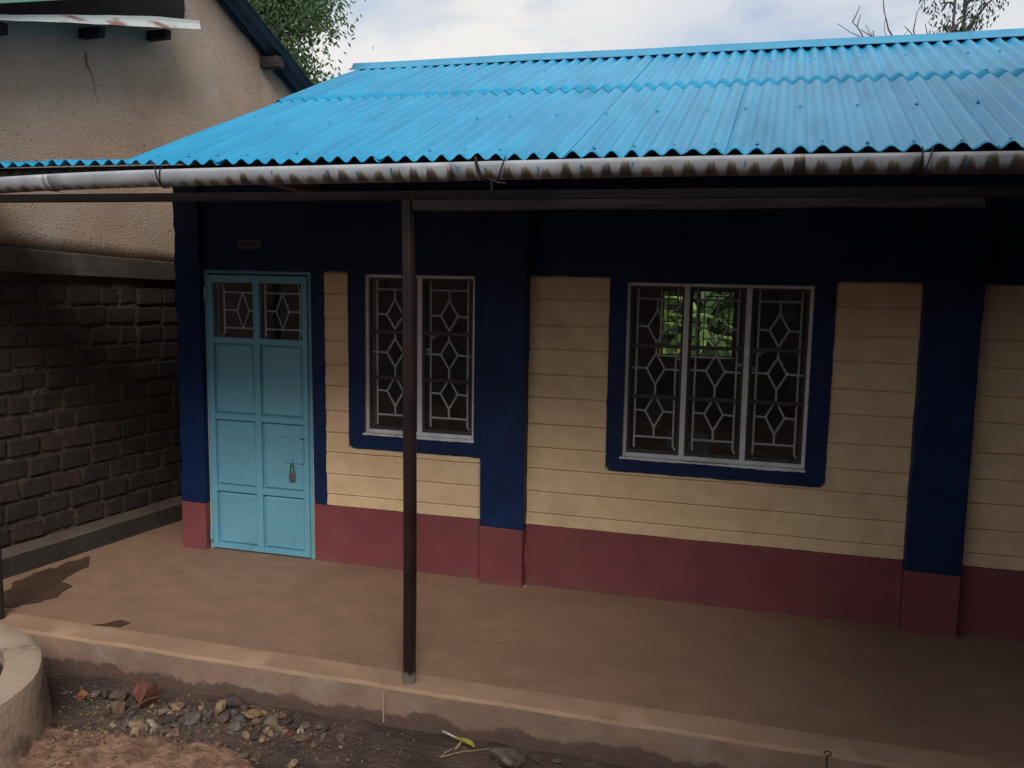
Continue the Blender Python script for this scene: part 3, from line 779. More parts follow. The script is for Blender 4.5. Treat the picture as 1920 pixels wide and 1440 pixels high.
MB().box(2.284, 2.338, -1.667, -1.600, 2.470, 2.514).build("post_cap", 'post_red', school, bevel=.004)

# gutter: sagging plastic half-pipe in joined lengths, tied up with wire
def gz(x): return 2.594 - .048 * math.exp(-max(x, -.5) / 1.2) + .0025 * math.sin(x * 2.1)
GY, GR, GH = -1.868, 0.058, 0.068
gut = empty("gutter", (2.5, GY, 2.6), school)
joints = [-1.4, 0.42, 2.62, 4.58, 6.6, 7.6]
for i in range(len(joints) - 1):
    a, b = joints[i], joints[i + 1]
    n_ = int((b - a) / .12); ns = 14
    V = []
    rr_ = GR + (.0012 if i % 2 else 0)
    for j in range(n_ + 1):
        x = a + (b - a) * j / n_
        for q in range(ns + 1):
            an = R(-8) + R(196) * q / ns          # open on top
            V.append((x, GY - rr_ * math.cos(an) , gz(x) - (rr_ + GH - GR) * math.sin(an) + .022))
    F = [(j * (ns + 1) + q, j * (ns + 1) + q + 1, (j + 1) * (ns + 1) + q + 1, (j + 1) * (ns + 1) + q) for j in range(n_) for q in range(ns)]
    o = MB().poly(V, F).build("gutter_length", 'gutter', gut, smooth=True)
    s_ = o.modifiers.new("s", 'SOLIDIFY'); s_.thickness = .003
for x in (0.42, 4.58):
    V = []
    for xx in (x - .016, x + .016):
        for q in range(15):
            an = R(-6) + R(192) * q / 14
            V.append((xx, GY - (GR + .005) * math.cos(an), gz(x) - (GH + .005) * math.sin(an) + .022))
    o = MB().poly(V, [(q, q + 1, q + 16, q + 15) for q in range(14)]).build("gutter_joint", 'gutter', gut, smooth=True)
    s_ = o.modifiers.new("s", 'SOLIDIFY'); s_.thickness = .003
def wire(pts, name="wire_tie"):
    MB().tube(pts, .0032, 5).build(name, 'wire', gut, smooth=True)
def loop(x, dx0, dx1):
    c = gz(x) + .022
    return [(x + dx0 + (dx1 - dx0) * q / 10, GY - (GR + .006) * math.cos(R(-25) + R(150) * q / 10), c - (GH + .006) * math.sin(R(-25) + R(150) * q / 10)) for q in range(11)]
wire(loop(1.09, .03, -.01)); wire(loop(1.09, -.005, .02))
wire(loop(2.80, -.055, .0)); wire(loop(2.80, .085, .01)); wire(loop(2.77, -.03, .01))
c = gz(2.8) + .022 - GH
wire([(2.78, GY - .03, c + .008), (2.82, GY - .045, c - .004), (2.85, GY - .055, c - .016), (2.885, GY - .06, c - .018)])
wire([(2.815, GY - .045, c), (2.817, GY - .047, c - .05)])
wire(loop(4.55, .012, .02)); wire(loop(4.57, .03, -.015))
# drips of roof paint on the gutter
MATS['paint_drip'] = mat('paint_drip', (0.02, 0.25, 0.5), None, 5, .4)
pdm = MB()
for x, h in ((2.02, .03), (2.17, .028), (2.34, .034), (2.66, .018), (2.79, .012), (3.03, .030), (3.22, .03), (3.33, .018), (3.44, .022), (1.73, .02), (3.9, .016), (4.2, .01), (4.72, .03), (4.8, .012)):
    c = gz(x) + .022; r_ = GR + .0048
    w_ = random.uniform(.003, .006)
    a0 = R(8 + random.uniform(0, 14)); a1 = a0 + h / r_
    V = []
    for q in range(6):
        an = a0 + (a1 - a0) * q / 5; ww = w_ * (1 - .6 * q / 5) * (1 + .3 * math.sin(q * 3 + x * 9))
        V += [(x - ww, GY - r_ * math.cos(an), c - (r_ + GH - GR) * math.sin(an)), (x + ww, GY - r_ * math.cos(an), c - (r_ + GH - GR) * math.sin(an))]
    pdm.poly(V, [(2 * q, 2 * q + 1, 2 * q + 3, 2 * q + 2) for q in range(5)])
tag(pdm.build("paint_drips", 'paint_drip', gut), kind='stuff')

# back window (seen through the room)
bw = MB(); xa, xb, za, zb = BW; y = BACK + .135
bw.box(xa, xa + .03, y, y + .04, za, zb); bw.box(xb - .03, xb, y, y + .04, za, zb); bw.box(xa + .03, xb - .03, y, y + .04, za, za + .03); bw.box(xa + .03, xb - .03, y, y + .04, zb - .03, zb); bw.box((xa + xb) / 2 - .02, (xa + xb) / 2 + .02, y, y + .04, za + .03, zb - .03)
bwo = bw.build("window", 'steel_dark', school)
b = MB()
for a, c in ((xa + .03, (xa + xb) / 2 - .02), ((xa + xb) / 2 + .02, xb - .03)): grille_casement(b, a, c, za + .03, zb - .03, y + .02, 0)
b.build("grille", 'steel_dark', bwo)
MB().box(xa + .001, xb - .001, BACK - .01, BACK + .13, za - .0, za + .016).build("window_sill", 'paper', bwo)
MB().box(xa + .001, xa + .014, BACK - .004, BACK + .13, za + .018, zb - .002).build("reveal", 'cream', bwo)

# ------------------------------------------------------------------ things inside the classroom
def desk(x, y, rot, label, w_=1.1):
    t_ = empty("school_desk", (x, y, 0)); tag(t_, label, "desk", "desks inside the classroom")
    t_.rotation_euler.z = rot
    def pt(nm, *b_, mt_='wood_desk'):
        q = MB().box(*b_).build(nm, mt_, None, origin=(0, 0, 0)); q.parent = t_; return q
    pt("desk_top", -w_ / 2, w_ / 2, -.2, .2, .72, .75)
    pt("book_shelf", -w_ / 2 + .06, w_ / 2 - .06, -.16, .18, .56, .58)
    pt("seat", -w_ / 2, w_ / 2, .38, .62, .42, .45)
    for sx in (-1, 1):
        pt("leg", sx * (w_ / 2 - .05) - .025, sx * (w_ / 2 - .05) + .025, -.17, -.12, 0, .72)
        pt("leg", sx * (w_ / 2 - .05) - .025, sx * (w_ / 2 - .05) + .025, .48, .53, 0, .42)
        pt("rail", sx * (w_ / 2 - .05) - .02, sx * (w_ / 2 - .05) + .02, -.12, .48, .08, .13)
desk(2.75, 1.35, .12, "wooden desk nearest the three-part window, seen at its left pane")
desk(2.55, 2.35, -.05, "wooden desk further back behind the left pane of the three-part window")
desk(3.75, 1.7, .08, "wooden desk behind the middle pane of the three-part window")
bk = MB().box(2.55, 2.83, 1.28, 1.48, .752, .768).build("exercise_book", 'paper', None, origin=(2.7, 1.38, .752)); tag(bk, "white exercise book lying on the nearest desk inside", "book")
ch = empty("plastic_chair", (3.42, 1.1, 0)); tag(ch, "blue plastic chair inside, behind the middle pane of the three-part window", "chair")
MB().box(3.22, 3.62, .92, 1.32, .41, .44).build("seat", 'blue_plastic', ch, bevel=.01)
MB().poly([(3.23, 1.30, .5), (3.61, 1.30, .5), (3.58, 1.38, .88), (3.26, 1.38, .88), (3.23, 1.325, .5), (3.61, 1.325, .5), (3.58, 1.405, .88), (3.26, 1.405, .88)], [(0, 1, 2, 3), (7, 6, 5, 4), (0, 4, 5, 1), (1, 5, 6, 2), (2, 6, 7, 3), (3, 7, 4, 0)]).build("backrest", 'blue_plastic', ch, bevel=.01)
for sx in (3.25, 3.56):
    for sy in (.94, 1.28): MB().box(sx, sx + .03, sy, sy + .03, 0, .41 if sy < 1 else .5).build("leg", 'blue_plastic', ch)
for xa, xb, za, zb in ((4.05, 4.24, 1.62, 1.90), (4.40, 4.62, 1.55, 1.86), (4.30, 4.5, 1.15, 1.4)):
    q = MB().box(xa, xb, BACK - .006, BACK - .002, za, zb).build("wall_chart", 'paper', None, origin=(xa, BACK - .004, za)); tag(q, "pale paper chart on the far wall behind the right pane, %s" % ("left of the upper two" if xa < 4.1 else "right of the upper two" if xa > 4.35 else "lowest of three"), "chart", "charts on the far classroom wall")

# ------------------------------------------------------------------ neighbouring brick house
house = empty("brick_house", (-0.9, 0, 0))
tag(house, "unpainted house with mud-plastered gable above dark brick wall, left of the classrooms", "house")
SKEW = 0.14
ang = -math.atan(SKEW)
HM = Matrix.Translation((-0.9, 0, 0)) @ Matrix.Rotation(ang, 4, 'Z')     # local: x outward from the wall face (0), y along it, z up
def hb(x0, x1, y0_, y1_, z0, z1, b=None):
    return (b or MB()).box(x0, x1, y0_, y1_, z0, z1, HM)
def hpoly(pts, faces, b=None): return (b or MB()).poly([HM @ Vector(p) for p in pts], faces)
# plastered gable, a gently uneven sheet
def tilt(y): return -0.06 * y
yy = [-3.2 + i * .085 for i in range(74)]
def gtop(y): return min(4.395 - .58 * (y - 1.35), 4.395 + 1.1 + .58 * (y + .6) + .2) - .02
nzr = 26
V = []
for y_ in yy:
    for j in range(nzr + 1):
        zb_, zt_ = 2.19 + tilt(y_), gtop(y_)
        z_ = zb_ + (zt_ - zb_) * j / nzr
        V.append(HM @ Vector((.012 * fbm(y_, z_, 2, 1.6) + .007 * fbm(y_, z_, 5, 7) + .004 * fbm(y_, z_, 8, 19), y_, z_)))
w_ = nzr + 1
F = [(i * w_ + j, (i + 1) * w_ + j, (i + 1) * w_ + j + 1, i * w_ + j + 1) for i in range(len(yy) - 1) for j in range(nzr)]
po = MB().poly(V, F).build("plaster_wall", 'plaster_mud', house); po.data.shade_smooth()
s_ = po.modifiers.new("s", 'SOLIDIFY'); s_.thickness = .15; s_.offset = -1 if True else 1
# ring beam, leaning with the settled wall
V = []
for i in range(40):
    y_ = -3.2 + i * .16
    e = .005 * fbm(y_, 0, 3, 4)
    zt_, zb_ = 2.19 + tilt(y_) + e, 2.035 + tilt(y_) * .75 + .004 * fbm(y_, 2, 3, 3)
    V += [HM @ Vector(q) for q in ((.045 + e, y_, zb_), (.05 + e, y_, zt_ - .008), (.04, y_, zt_), (-.15, y_, zt_), (-.15, y_, zb_))]
F = [(i * 5 + j, i * 5 + (j + 1) % 5, i * 5 + 5 + (j + 1) % 5, i * 5 + 5 + j) for i in range(39) for j in range(5)]
MB().poly(V, F).build("ring_beam", 'beam_concrete', house)
# mortar bed with the bricks standing proud of it, each its own piece
V = []
ny_, nz_ = 130, 50
for i in range(ny_ + 1):
    y_ = -1.9 + 4.4 * i / ny_
    for j in range(nz_ + 1):
        z_ = .0 + (2.05 + tilt(y_) * .7) * j / nz_
        V.append(HM @ Vector((-.012 + .006 * fbm(y_, z_, 1, 9) + .006 * fbm(y_, z_, 2, 27), y_, z_)))
F = [(i * (nz_ + 1) + j, (i + 1) * (nz_ + 1) + j, (i + 1) * (nz_ + 1) + j + 1, i * (nz_ + 1) + j + 1) for i in range(ny_) for j in range(nz_)]
bwall = MB().poly(V, F).build("brick_wall", 'mortar', house); s_ = bwall.modifiers.new("s", 'SOLIDIFY'); s_.thickness = .12; s_.offset = -1
LOC[bwall.name] = Vector((-0.9, 0, 0))
brick_me = []
for vnt in range(10):
    bm = bmesh.new()
    bmesh.ops.create_cube(bm, size=1)
    bmesh.ops.scale(bm, vec=(.09, .245, .128), verts=bm.verts)
    bmesh.ops.bevel(bm, geom=bm.edges[:], offset=.010, segments=1, affect='EDGES')
    for v in bm.verts:
        v.co.x += random.uniform(-.004, .004); v.co.y += random.uniform(-.007, .007); v.co.z += random.uniform(-.005, .005)
    me = bpy.data.meshes.new("brick"); bm.to_mesh(me); bm.free()
    me.materials.append(MATS['brick%d' % (0 if vnt < 3 else 1 if vnt < 6 else 2 if vnt < 7 else 3)])
    brick_me.append(me)
row = 0
z_ = 0.235
while z_ < 1.98:
    y_ = -1.55 + (row % 2) * .13 + random.uniform(-.03, .03)
    while y_ < 2.3:
        s = random.choice((1, 1, 1, 1, .95, 1.05, .62))
        ln = .25 * s
        zc = z_ + tilt(y_) * .75 * (z_ / 2.0) + random.uniform(-.004, .004)
        if zc + .07 < 2.035 + tilt(y_) * .75:
            o = bpy.data.objects.new("brick", random.choice(brick_me)); col.objects.link(o)
            o.parent = bwall
            P = HM @ Vector((-.040 + random.uniform(-.006, .007), y_ + ln / 2, zc))
            o.location = P - Vector((-0.9, 0, 0))
            o.rotation_euler = (random.uniform(-.02, .02), 0, ang + random.uniform(-.02, .02))
            o.scale = (1, s, random.uniform(.95, 1.03))
        y_ += ln + random.uniform(.012, .026)
    z_ += .151 + random.uniform(-.004, .004); row += 1
# plinth
V = []
for i in range(50):
    y_ = -1.9 + i * .09
    e = .008 * fbm(y_, 1, 1, 3)
    V += [HM @ Vector(q) for q in ((.148 + e, y_, -.1), (.143 + e, y_, .138 + e * .6), (.13, y_, .150 + e * .5), (-.05, y_, .160), (-.05, y_, -.1))]
F = [(i * 5 + j, i * 5 + (j + 1) % 5, i * 5 + 5 + (j + 1) % 5, i * 5 + 5 + j) for i in range(49) for j in range(5)]
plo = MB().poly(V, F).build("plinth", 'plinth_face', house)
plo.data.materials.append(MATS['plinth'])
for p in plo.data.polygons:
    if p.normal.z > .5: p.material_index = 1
# roof of the house: grey-blue corrugated sheets, far verge with its purlin ends
def hsheet(name, xa, xb, ya, yb, zf, mt_, wave_along_x=True, amp=.012, pitch=.09, thick=.0025, par=None):
    n_ = max(6, int((xb - xa) / pitch * 8)); ny = 10
    V = [HM @ Vector((xa + (xb - xa) * i / n_, ya + (yb - ya) * j / ny, zf(ya + (yb - ya) * j / ny, xa + (xb - xa) * i / n_) + amp * math.cos(2 * math.pi * (xa + (xb - xa) * i / n_) / pitch))) for j in range(ny + 1) for i in range(n_ + 1)]
    w_ = n_ + 1
    o = MB().poly(V, [(j * w_ + i, j * w_ + i + 1, (j + 1) * w_ + i + 1, (j + 1) * w_ + i) for j in range(ny) for i in range(n_)]).build(name, mt_, par or house)
    o.data.shade_smooth(); s_ = o.modifiers.new("s", 'SOLIDIFY'); s_.thickness = thick
    return o
RZ = lambda y: 4.395 - .58 * (y - 1.35)
hr = hsheet("roof", -3.0, .26, -.6, 5.0, lambda y, x: RZ(y) + .02, 'grey_sheet', amp=.02, pitch=.12)
hsheet("roof_slope", -3.0, .26, -5.0, -.6, lambda y, x: RZ(-.6) + .02 + .58 * (y + .6), 'grey_sheet', amp=.02, pitch=.12, par=hr)
for y_ in (1.93, 3.0):
    z_ = RZ(y_) - .03
    hb(-.1, .20, y_ - .05, y_ + .05, z_ - .095, z_).build("purlin_end", 'timber_grey', hr, bevel=.004)
# bent pale sheet awning on rafters, high on the gable, with a dark panel above it
def AZ(y, x): return 3.90 + .20 * y - .16 * x
aw = hsheet("awning", .02, .36, -2.2, .66, lambda y, x: AZ(y, x) + .012 * fbm(y, 0, 1, 2), 'rust_sheet', amp=.008, pitch=.17)
V = []
for i in range(30):
    y_ = -2.2 + 2.94 * i / 29
    z0 = AZ(y_, .36) + .010 * fbm(y_, 0, 1, 2.4)
    hgt = .020 + .05 * max(0, min(1, (y_ + 1.0) / 1.3)) * (1 - .55 * max(0, (y_ - .2) / .9))
    V += [HM @ Vector(q) for q in ((.365, y_, z0 - .012), (.368 - .02, y_, z0 + hgt), (.355, y_, z0 + hgt), (.352, y_, z0 - .012))]
F = [(i * 4 + j, i * 4 + (j + 1) % 4, i * 4 + 4 + (j + 1) % 4, i * 4 + 4 + j) for i in range(29) for j in range(4)] + [(0, 1, 2, 3), (116, 117, 118, 119)]
MB().poly(V, F).build("awning_lip", 'rust_sheet', aw)
for y_ in (-.86, -.08, .56):
    zc = AZ(y_, .2) - .06
    hb(-.05, .20, y_ - .03, y_ + .03, zc - .04, zc + .03).build("rafter", 'timber', aw)
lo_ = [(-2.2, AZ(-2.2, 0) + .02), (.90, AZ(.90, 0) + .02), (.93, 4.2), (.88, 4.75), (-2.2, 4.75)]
hpoly([(.028, a, b) for a, b in lo_] + [(-.04, a, b) for a, b in lo_], [(0, 1, 2, 3, 4), (9, 8, 7, 6, 5)] + [(i, i + 5, (i + 1) % 5 + 5, (i + 1) % 5) for i in range(5)]).build("loft_shade_panel", 'timber', house)  # flat dark panel painting the shadowed space above the awning
hpoly([(x_, y_, z_) for x_ in (.38, .42) for y_, z_ in ((-2.5, 3.28), (.4, 4.152), (.4, 4.75), (-2.5, 4.75))], [(0, 1, 2, 3), (7, 6, 5, 4), (0, 4, 5, 1), (1, 5, 6, 2), (2, 6, 7, 3), (3, 7, 4, 0)]).build("upper_board", 'green_sheet', house)
# a long crack in the plaster
ck = MB()
pts = [(.0, -.06, 3.66), (.0, -.055, 3.58), (.0, -.01, 3.52), (.0, .01, 3.42), (.0, .035, 3.31)]
for i in range(len(pts) - 1):
    a = HM @ Vector((.010, pts[i][1], pts[i][2])); b_ = HM @ Vector((.010, pts[i + 1][1], pts[i + 1][2]))
    ck.tube([a, b_], [.0042 - .0009 * i, .0033 - .0009 * i], 5)
ck.build("crack", 'timber', house)

# ------------------------------------------------------------------ round planter at the left
DC = Vector((-.128, -2.816, 0)); DR = .881
def ring(prof, nseg=72, seed=0):
    V = []; k = len(prof)
    for i in range(nseg):
        a = 2 * math.pi * i / nseg
        for r_, z_ in prof:
            e = .010 * fbm(math.cos(a) * 1.5, math.sin(a) * 1.5, z_ * 2 + seed, 1.6)
            V.append((DC.x + (r_ + e) * math.cos(a), DC.y + (r_ + e) * math.sin(a), z_ + .006 * fbm(math.cos(a), math.sin(a), seed + r_, 2)))
    return V, [(i * k + j, ((i + 1) % nseg) * k + j, ((i + 1) % nseg) * k + j + 1, i * k + j + 1) for i in range(nseg) for j in range(k - 1)]
V, F = ring([(.93, -.32), (.915, -.2), (.90, -.02), (.888, .115), (.880, .142), (.860, .152), (.73, .150), (.712, .140), (.705, .05), (.705, -.3)])
dr = MB().poly(V, F).build("round_planter", 'drum', None, origin=(DC.x, DC.y, -.2), smooth=True)
tag(dr, "round cement planter ring at the left edge in front of the step", "planter")
V, F = ring([(.72, .075), (.5, .09), (.2, .10), (.01, .10)], 48, 4)
MB().poly(V, F).build("soil", 'soil', dr, smooth=True)

# ------------------------------------------------------------------ stones, twigs and litter below the step
STONES = [(0.916, -1.927, 0.113, 0.145, 'R'), (0.556, -1.98, 0.053, 0.073, 'O'), (0.665, -1.938, 0.046, 0.06, 'D'), (0.723, -1.899, 0.093, 0.066, 'P'), (0.595, -1.941, 0.06, 0.047, 'G'), (0.838, -2.052, 0.077, 0.083, 'B'), (0.779, -2.053, 0.035, 0.045, 'T'), (0.927, -2.072, 0.041, 0.051, 'S'), (1.017, -2.131, 0.1, 0.05, 'T'), (1.064, -2.207, 0.061, 0.043, 'T'), (1.111, -2.186, 0.055, 0.049, 'T'), (1.134, -2.162, 0.025, 0.043, 'C'), (1.204, -2.167, 0.061, 0.043, 'B'), (1.265, -2.153, 0.051, 0.042, 'T'), (1.253, -2.196, 0.024, 0.021, 'T'), (1.077, -2.017, 0.057, 0.063, 'B'), (1.112, -1.994, 0.031, 0.044, 'C'), (1.109, -1.927, 0.07, 0.038, 'T'), (1.161, -1.99, 0.05, 0.038, 'B'), (1.146, -2.066, 0.068, 0.05, 'D'), (1.214, -2.096, 0.043, 0.043, 'G'), (1.064, -2.093, 0.031, 0.031, 'C'), (1.111, -2.112, 0.049, 0.031, 'C'), (0.907, -2.179, 0.044, 0.025, 'C'), (1.279, -2.029, 0.074, 0.068, 'G'), (1.294, -1.94, 0.05, 0.043, 'G'), (1.219, -1.879, 0.028, 0.028, 'T'), (1.21, -2.022, 0.022, 0.022, 'O'), (0.964, -2.154, 0.044, 0.031, 'G'), (1.183, -1.952, 0.038, 0.031, 'P'), (1.253, -1.96, 0.037, 0.031, 'G'), (1.352, -1.987, 0.037, 0.031, 'D'), (1.358, -1.80, 0.082, 0.095, 'D'), (1.335, -1.873, 0.063, 0.075, 'T'), (1.397, -1.955, 0.074, 0.055, 'P'), (1.425, -1.892, 0.046, 0.043, 'S'), (1.448, -1.829, 0.05, 0.056, 'D'), (1.53, -1.858, 0.117, 0.049, 'Y'), (1.489, -1.937, 0.067, 0.043, 'S'), (1.592, -1.962, 0.054, 0.066, 'B'), (1.523, -2.013, 0.066, 0.039, 'L'), (1.641, -1.899, 0.067, 0.048, 'L'), (1.683, -1.844, 0.043, 0.043, 'B'), (1.743, -1.878, 0.036, 0.042, 'D'), (1.704, -1.949, 0.066, 0.036, 'B'), (1.686, -1.994, 0.03, 0.033, 'T'), (1.72, -2.011, 0.032, 0.032, 'T'), (1.754, -1.955, 0.033, 0.027, 'T'), (1.774, -1.999, 0.029, 0.029, 'B'), (1.806, -1.978, 0.032, 0.035, 'R'), (1.802, -1.911, 0.036, 0.042, 'D'), (1.841, -1.938, 0.03, 0.032, 'C'), (1.845, -1.897, 0.045, 0.045, 'L'), (1.902, -1.879, 0.039, 0.039, 'G'), (1.943, -1.877, 0.041, 0.041, 'D'), (1.616, -2.073, 0.035, 0.035, 'T'), (1.665, -2.079, 0.038, 0.038, 'D'), (1.706, -2.076, 0.041, 0.029, 'T'), (1.733, -2.068, 0.029, 0.029, 'B'), (1.756, -2.016, 0.035, 0.029, 'S'), (1.883, -2.014, 0.081, 0.052, 'B'), (1.968, -2.029, 0.04, 0.026, 'B'), (2.062, -1.923, 0.052, 0.041, 'P'), (1.703, -2.255, 0.051, 0.037, 'P'), (1.76, -2.217, 0.057, 0.037, 'B'), (1.552, -2.222, 0.038, 0.035, 'B'), (1.965, -2.225, 0.05, 0.039, 'T'), (1.448, -2.083, 0.036, 0.036, 'P'), (2.278, -1.961, 0.023, 0.023, 'G'), (2.9, -1.875, 0.144, 0.1, 'K'), (3.142, -1.807, 0.047, 0.033, 'G'), (1.514, -2.067, 0.036, 0.03, 'G'), (1.648, -2.012, 0.036, 0.03, 'D'), (1.608, -1.922, 0.036, 0.03, 'D'), (1.9, -1.953, 0.026, 0.023, 'G'), (1.969, -1.942, 0.023, 0.023, 'L')]
CN = dict(R="brick-red", O="orange", D="dark brown", P="purplish brown", G="dull grey", B="brown", T="tan", S="slate grey", C="cream-white", Y="yellow-tan", L="greenish grey", K="grey-brown")
SPECIAL = {(0.916, -1.927): "largest brick-red stone in the gravel heap, beside the thin twig",
           (0.556, -1.98): "upright orange stone nearest the round planter",
           (2.9, -1.875): "big flat grey-brown rock alone on the mud beside the yellow litter",
           (1.53, -1.858): "long yellow-tan oblong stone lying across the gravel heap",
           (1.358, -1.80): "tall dark stone leaning towards the step in the gravel heap",
           (1.017, -2.131): "pointed tan stone at the lower edge of the gravel heap",
           (2.062, -1.923): "purplish stone lying apart at the right end of the gravel",
           (1.965, -2.225): "tan stone alone on the mud at the bottom of the picture",
           (1.883, -2.014): "largest brown stone at the right end of the gravel heap",
           (3.142, -1.807): "small grey stone on the mud right of the big flat rock",
           (0.665, -1.938): "dark slate stone between the orange stone and the purplish one",
           (0.723, -1.899): "wide purplish stone left of the largest brick-red stone"}
def stone_mesh(name, mt_, seed, sub=2):
    bm = bmesh.new(); bmesh.ops.create_icosphere(bm, subdivisions=sub, radius=.5)
    rnd = random.Random(seed)
    planes = [(Vector((rnd.gauss(0, 1), rnd.gauss(0, 1), rnd.gauss(0, 1))).normalized(), rnd.uniform(.20, .38)) for _ in range(11)]
    for v in bm.verts:
        for nn, dd in planes:
            e = v.co.dot(nn) - dd
            if e > 0: v.co -= nn * e
        v.co += v.co.normalized() * .05 * noise.noise(v.co * 4 + Vector((seed * 3.1, 0, 0)))
    me = bpy.data.meshes.new(name); bm.to_mesh(me); bm.free(); me.materials.append(MATS[mt_])
    return me
ORD = ("leftmost", "second from the left", "third from the left", "fourth from the left", "fifth from the left", "sixth from the left", "seventh from the left", "eighth from the left",
       "ninth from the left", "tenth from the left", "eleventh from the left", "twelfth from the left", "thirteenth from the left", "fourteenth from the left")
RANK = {}
for c_ in CN:
    for q, st_ in enumerate(sorted((t for t in STONES if t[4] == c_ and t[:2] not in SPECIAL))): RANK[st_] = q
cache = {}
for i, (x, y, w_, h_, c_) in enumerate(STONES):
    key = (c_, i % 3)
    if key not in cache: cache[key] = stone_mesh("stone", 'stone' + c_, len(cache) * 7 + 1, 2)
    o = bpy.data.objects.new("stone", cache[key] if w_ < .09 else stone_mesh("stone", 'stone' + c_, i * 5 + 2, 3)); col.objects.link(o)
    dz = h_ * .85
    o.scale = (w_ * 1.5, (w_ * .6 + h_ * .6) * 1.35, dz * 1.45)
    o.location = (x, y, ground_z(x, y) + dz * (.42 if c_ == 'K' else .28))
    o.rotation_euler = (random.uniform(-.3, .3), random.uniform(-.25, .25), random.uniform(-.5, .5))
    sp_ = SPECIAL.get((x, y))
    tag(o, sp_ or "small %s stone in the gravel heap, %s of its colour" % (CN[c_], ORD[RANK[STONES[i]]]), "stone", None if sp_ else "%s stones of the gravel heap" % CN[c_])
# fine grit between them
grit = MB()
ico = bmesh.new(); bmesh.ops.create_icosphere(ico, subdivisions=1, radius=.5); iv = [v.co.copy() for v in ico.verts]; ifc = [tuple(v.index for v in f.verts) for f in ico.faces]; ico.free()
def scatter(nm, n_, gx, gy, smin, smax, mats, label):
    mbs = [MB() for _ in mats]
    for _ in range(n_):
        x, y = gx(), gy()
        if y > EDGE - .03 or (Vector((x, y)) - DC.xy).length < .95: continue
        s = random.uniform(smin, smax) * random.choice((.6, 1, 1))
        b_ = random.choice(mbs); k_ = len(b_.v)
        rot = Matrix.Rotation(random.uniform(0, 6), 3, Vector((random.random(), random.random(), 1)).normalized())
        sc_ = (random.uniform(.8, 1.3), random.uniform(.7, 1), random.uniform(.5, .8))
        zc = ground_z(x, y) + s * .12
        b_.poly([(x + p.x, y + p.y, zc + p.z) for p in ((rot @ Vector((v.x * sc_[0], v.y * sc_[1], v.z * sc_[2])) * (1 + .35 * noise.noise(v * 5 + Vector((x * 40, 0, 0))))) * s for v in iv)], ifc)
    for q, b_ in zip(mats, mbs):
        if b_.v: tag(b_.build(nm, q, None), label, kind='stuff')
scatter("gravel", 230, lambda: random.gauss(1.25, .42), lambda: random.gauss(-2.02, .11), .016, .034, ['stoneD', 'stoneG', 'stoneB', 'stoneP', 'stoneT', 'stoneS'], "small loose stones packed between the larger ones below the step")
scatter("gravel", 1400, lambda: random.gauss(1.25, .5), lambda: random.gauss(-2.02, .14), .006, .020, ['stoneD', 'stoneG', 'stoneB', 'stoneT', 'stoneP'], "fine loose grit between the stones below the step")
scatter("gravel", 420, lambda: random.uniform(.6, 4.2), lambda: random.uniform(-2.6, -1.74), .004, .011, ['stoneD', 'stoneG', 'stoneT', 'stoneB'], "fine grit scattered over the mud")
scatter("gravel", 160, lambda: random.gauss(.95, .25), lambda: random.uniform(-2.62, -2.2), .012, .04, ['stoneB', 'stoneT', 'stoneB'], "pebbles bedded in the dry earth bank")
def stick(name, pts, r, mt_, label, cat):
    P = []
    for i in range(len(pts) - 1):
        a, b_ = Vector(pts[i]), Vector(pts[i + 1])
        for j in range(5): P.append(a.lerp(b_, j / 5))
    P.append(Vector(pts[-1]))
    P = [Vector((p.x + .006 * fbm(i * .5, p.x, 1, 1), p.y + .006 * fbm(i * .4, p.y, 4, 1), p.z)) for i, p in enumerate(P)]
    o = MB().tube(P, [r * (1 - .5 * i / len(P)) for i in range(len(P))], 6).build(name, mt_, None, origin=P[0], smooth=True)
    return tag(o, label, cat)
stick("twig", [(.896, -2.171, -.165), (.98, -2.0, -.125), (1.055, -1.846, -.13)], .006, 'twig', "long thin brown twig lying across the gravel by the brick-red stone", "twig")
stick("twig", [(.819, -2.138, -.165), (.83, -2.0, -.12), (.83, -1.901, -.12)], .006, 'stoneD', "short dark twig left of the brick-red stone", "twig")
stick("twig", [(2.786, -1.74, -.18), (2.95, -1.80, -.165), (3.10, -1.878, -.185)], .005, 'twig', "thin twig passing behind the big flat rock", "twig")
stick("twig", [(2.602, -1.954, -.19), (2.70, -1.88, -.182), (2.812, -1.815, -.185)], .0035, 'straw', "pale straw lying under the yellow litter", "twig")
stick("twig", [(2.602, -1.954, -.188), (2.64, -1.89, -.175), (2.66, -1.83, -.178)], .003, 'straw', "short pale straw beside the yellow litter", "twig")
fs = empty("withered_flower", (2.63, -1.79, -.19)); tag(fs, "withered yellow flower with white stem lying on the mud", "flower")
st_ = MB(); st_.tube([(2.548, -1.772, -.158), (2.59, -1.782, -.165), (2.632, -1.795, -.170)], [.005, .0055, .0055], 8); st_.build("stem", 'stem_white', fs, smooth=True)
st_ = MB(); st_.tube([(2.625, -1.793, -.169), (2.655, -1.80, -.170), (2.685, -1.808, -.168), (2.715, -1.818, -.172), (2.735, -1.828, -.182)], [.006, .009, .014, .012, .004], 10); st_.build("petals", 'petal_yellow', fs, smooth=True)
st_ = MB(); st_.tube([(2.66, -1.81, -.175), (2.655, -1.845, -.183), (2.648, -1.87, -.188)], [.004, .008, .003], 8); st_.build("sepal", 'straw', fs, smooth=True)
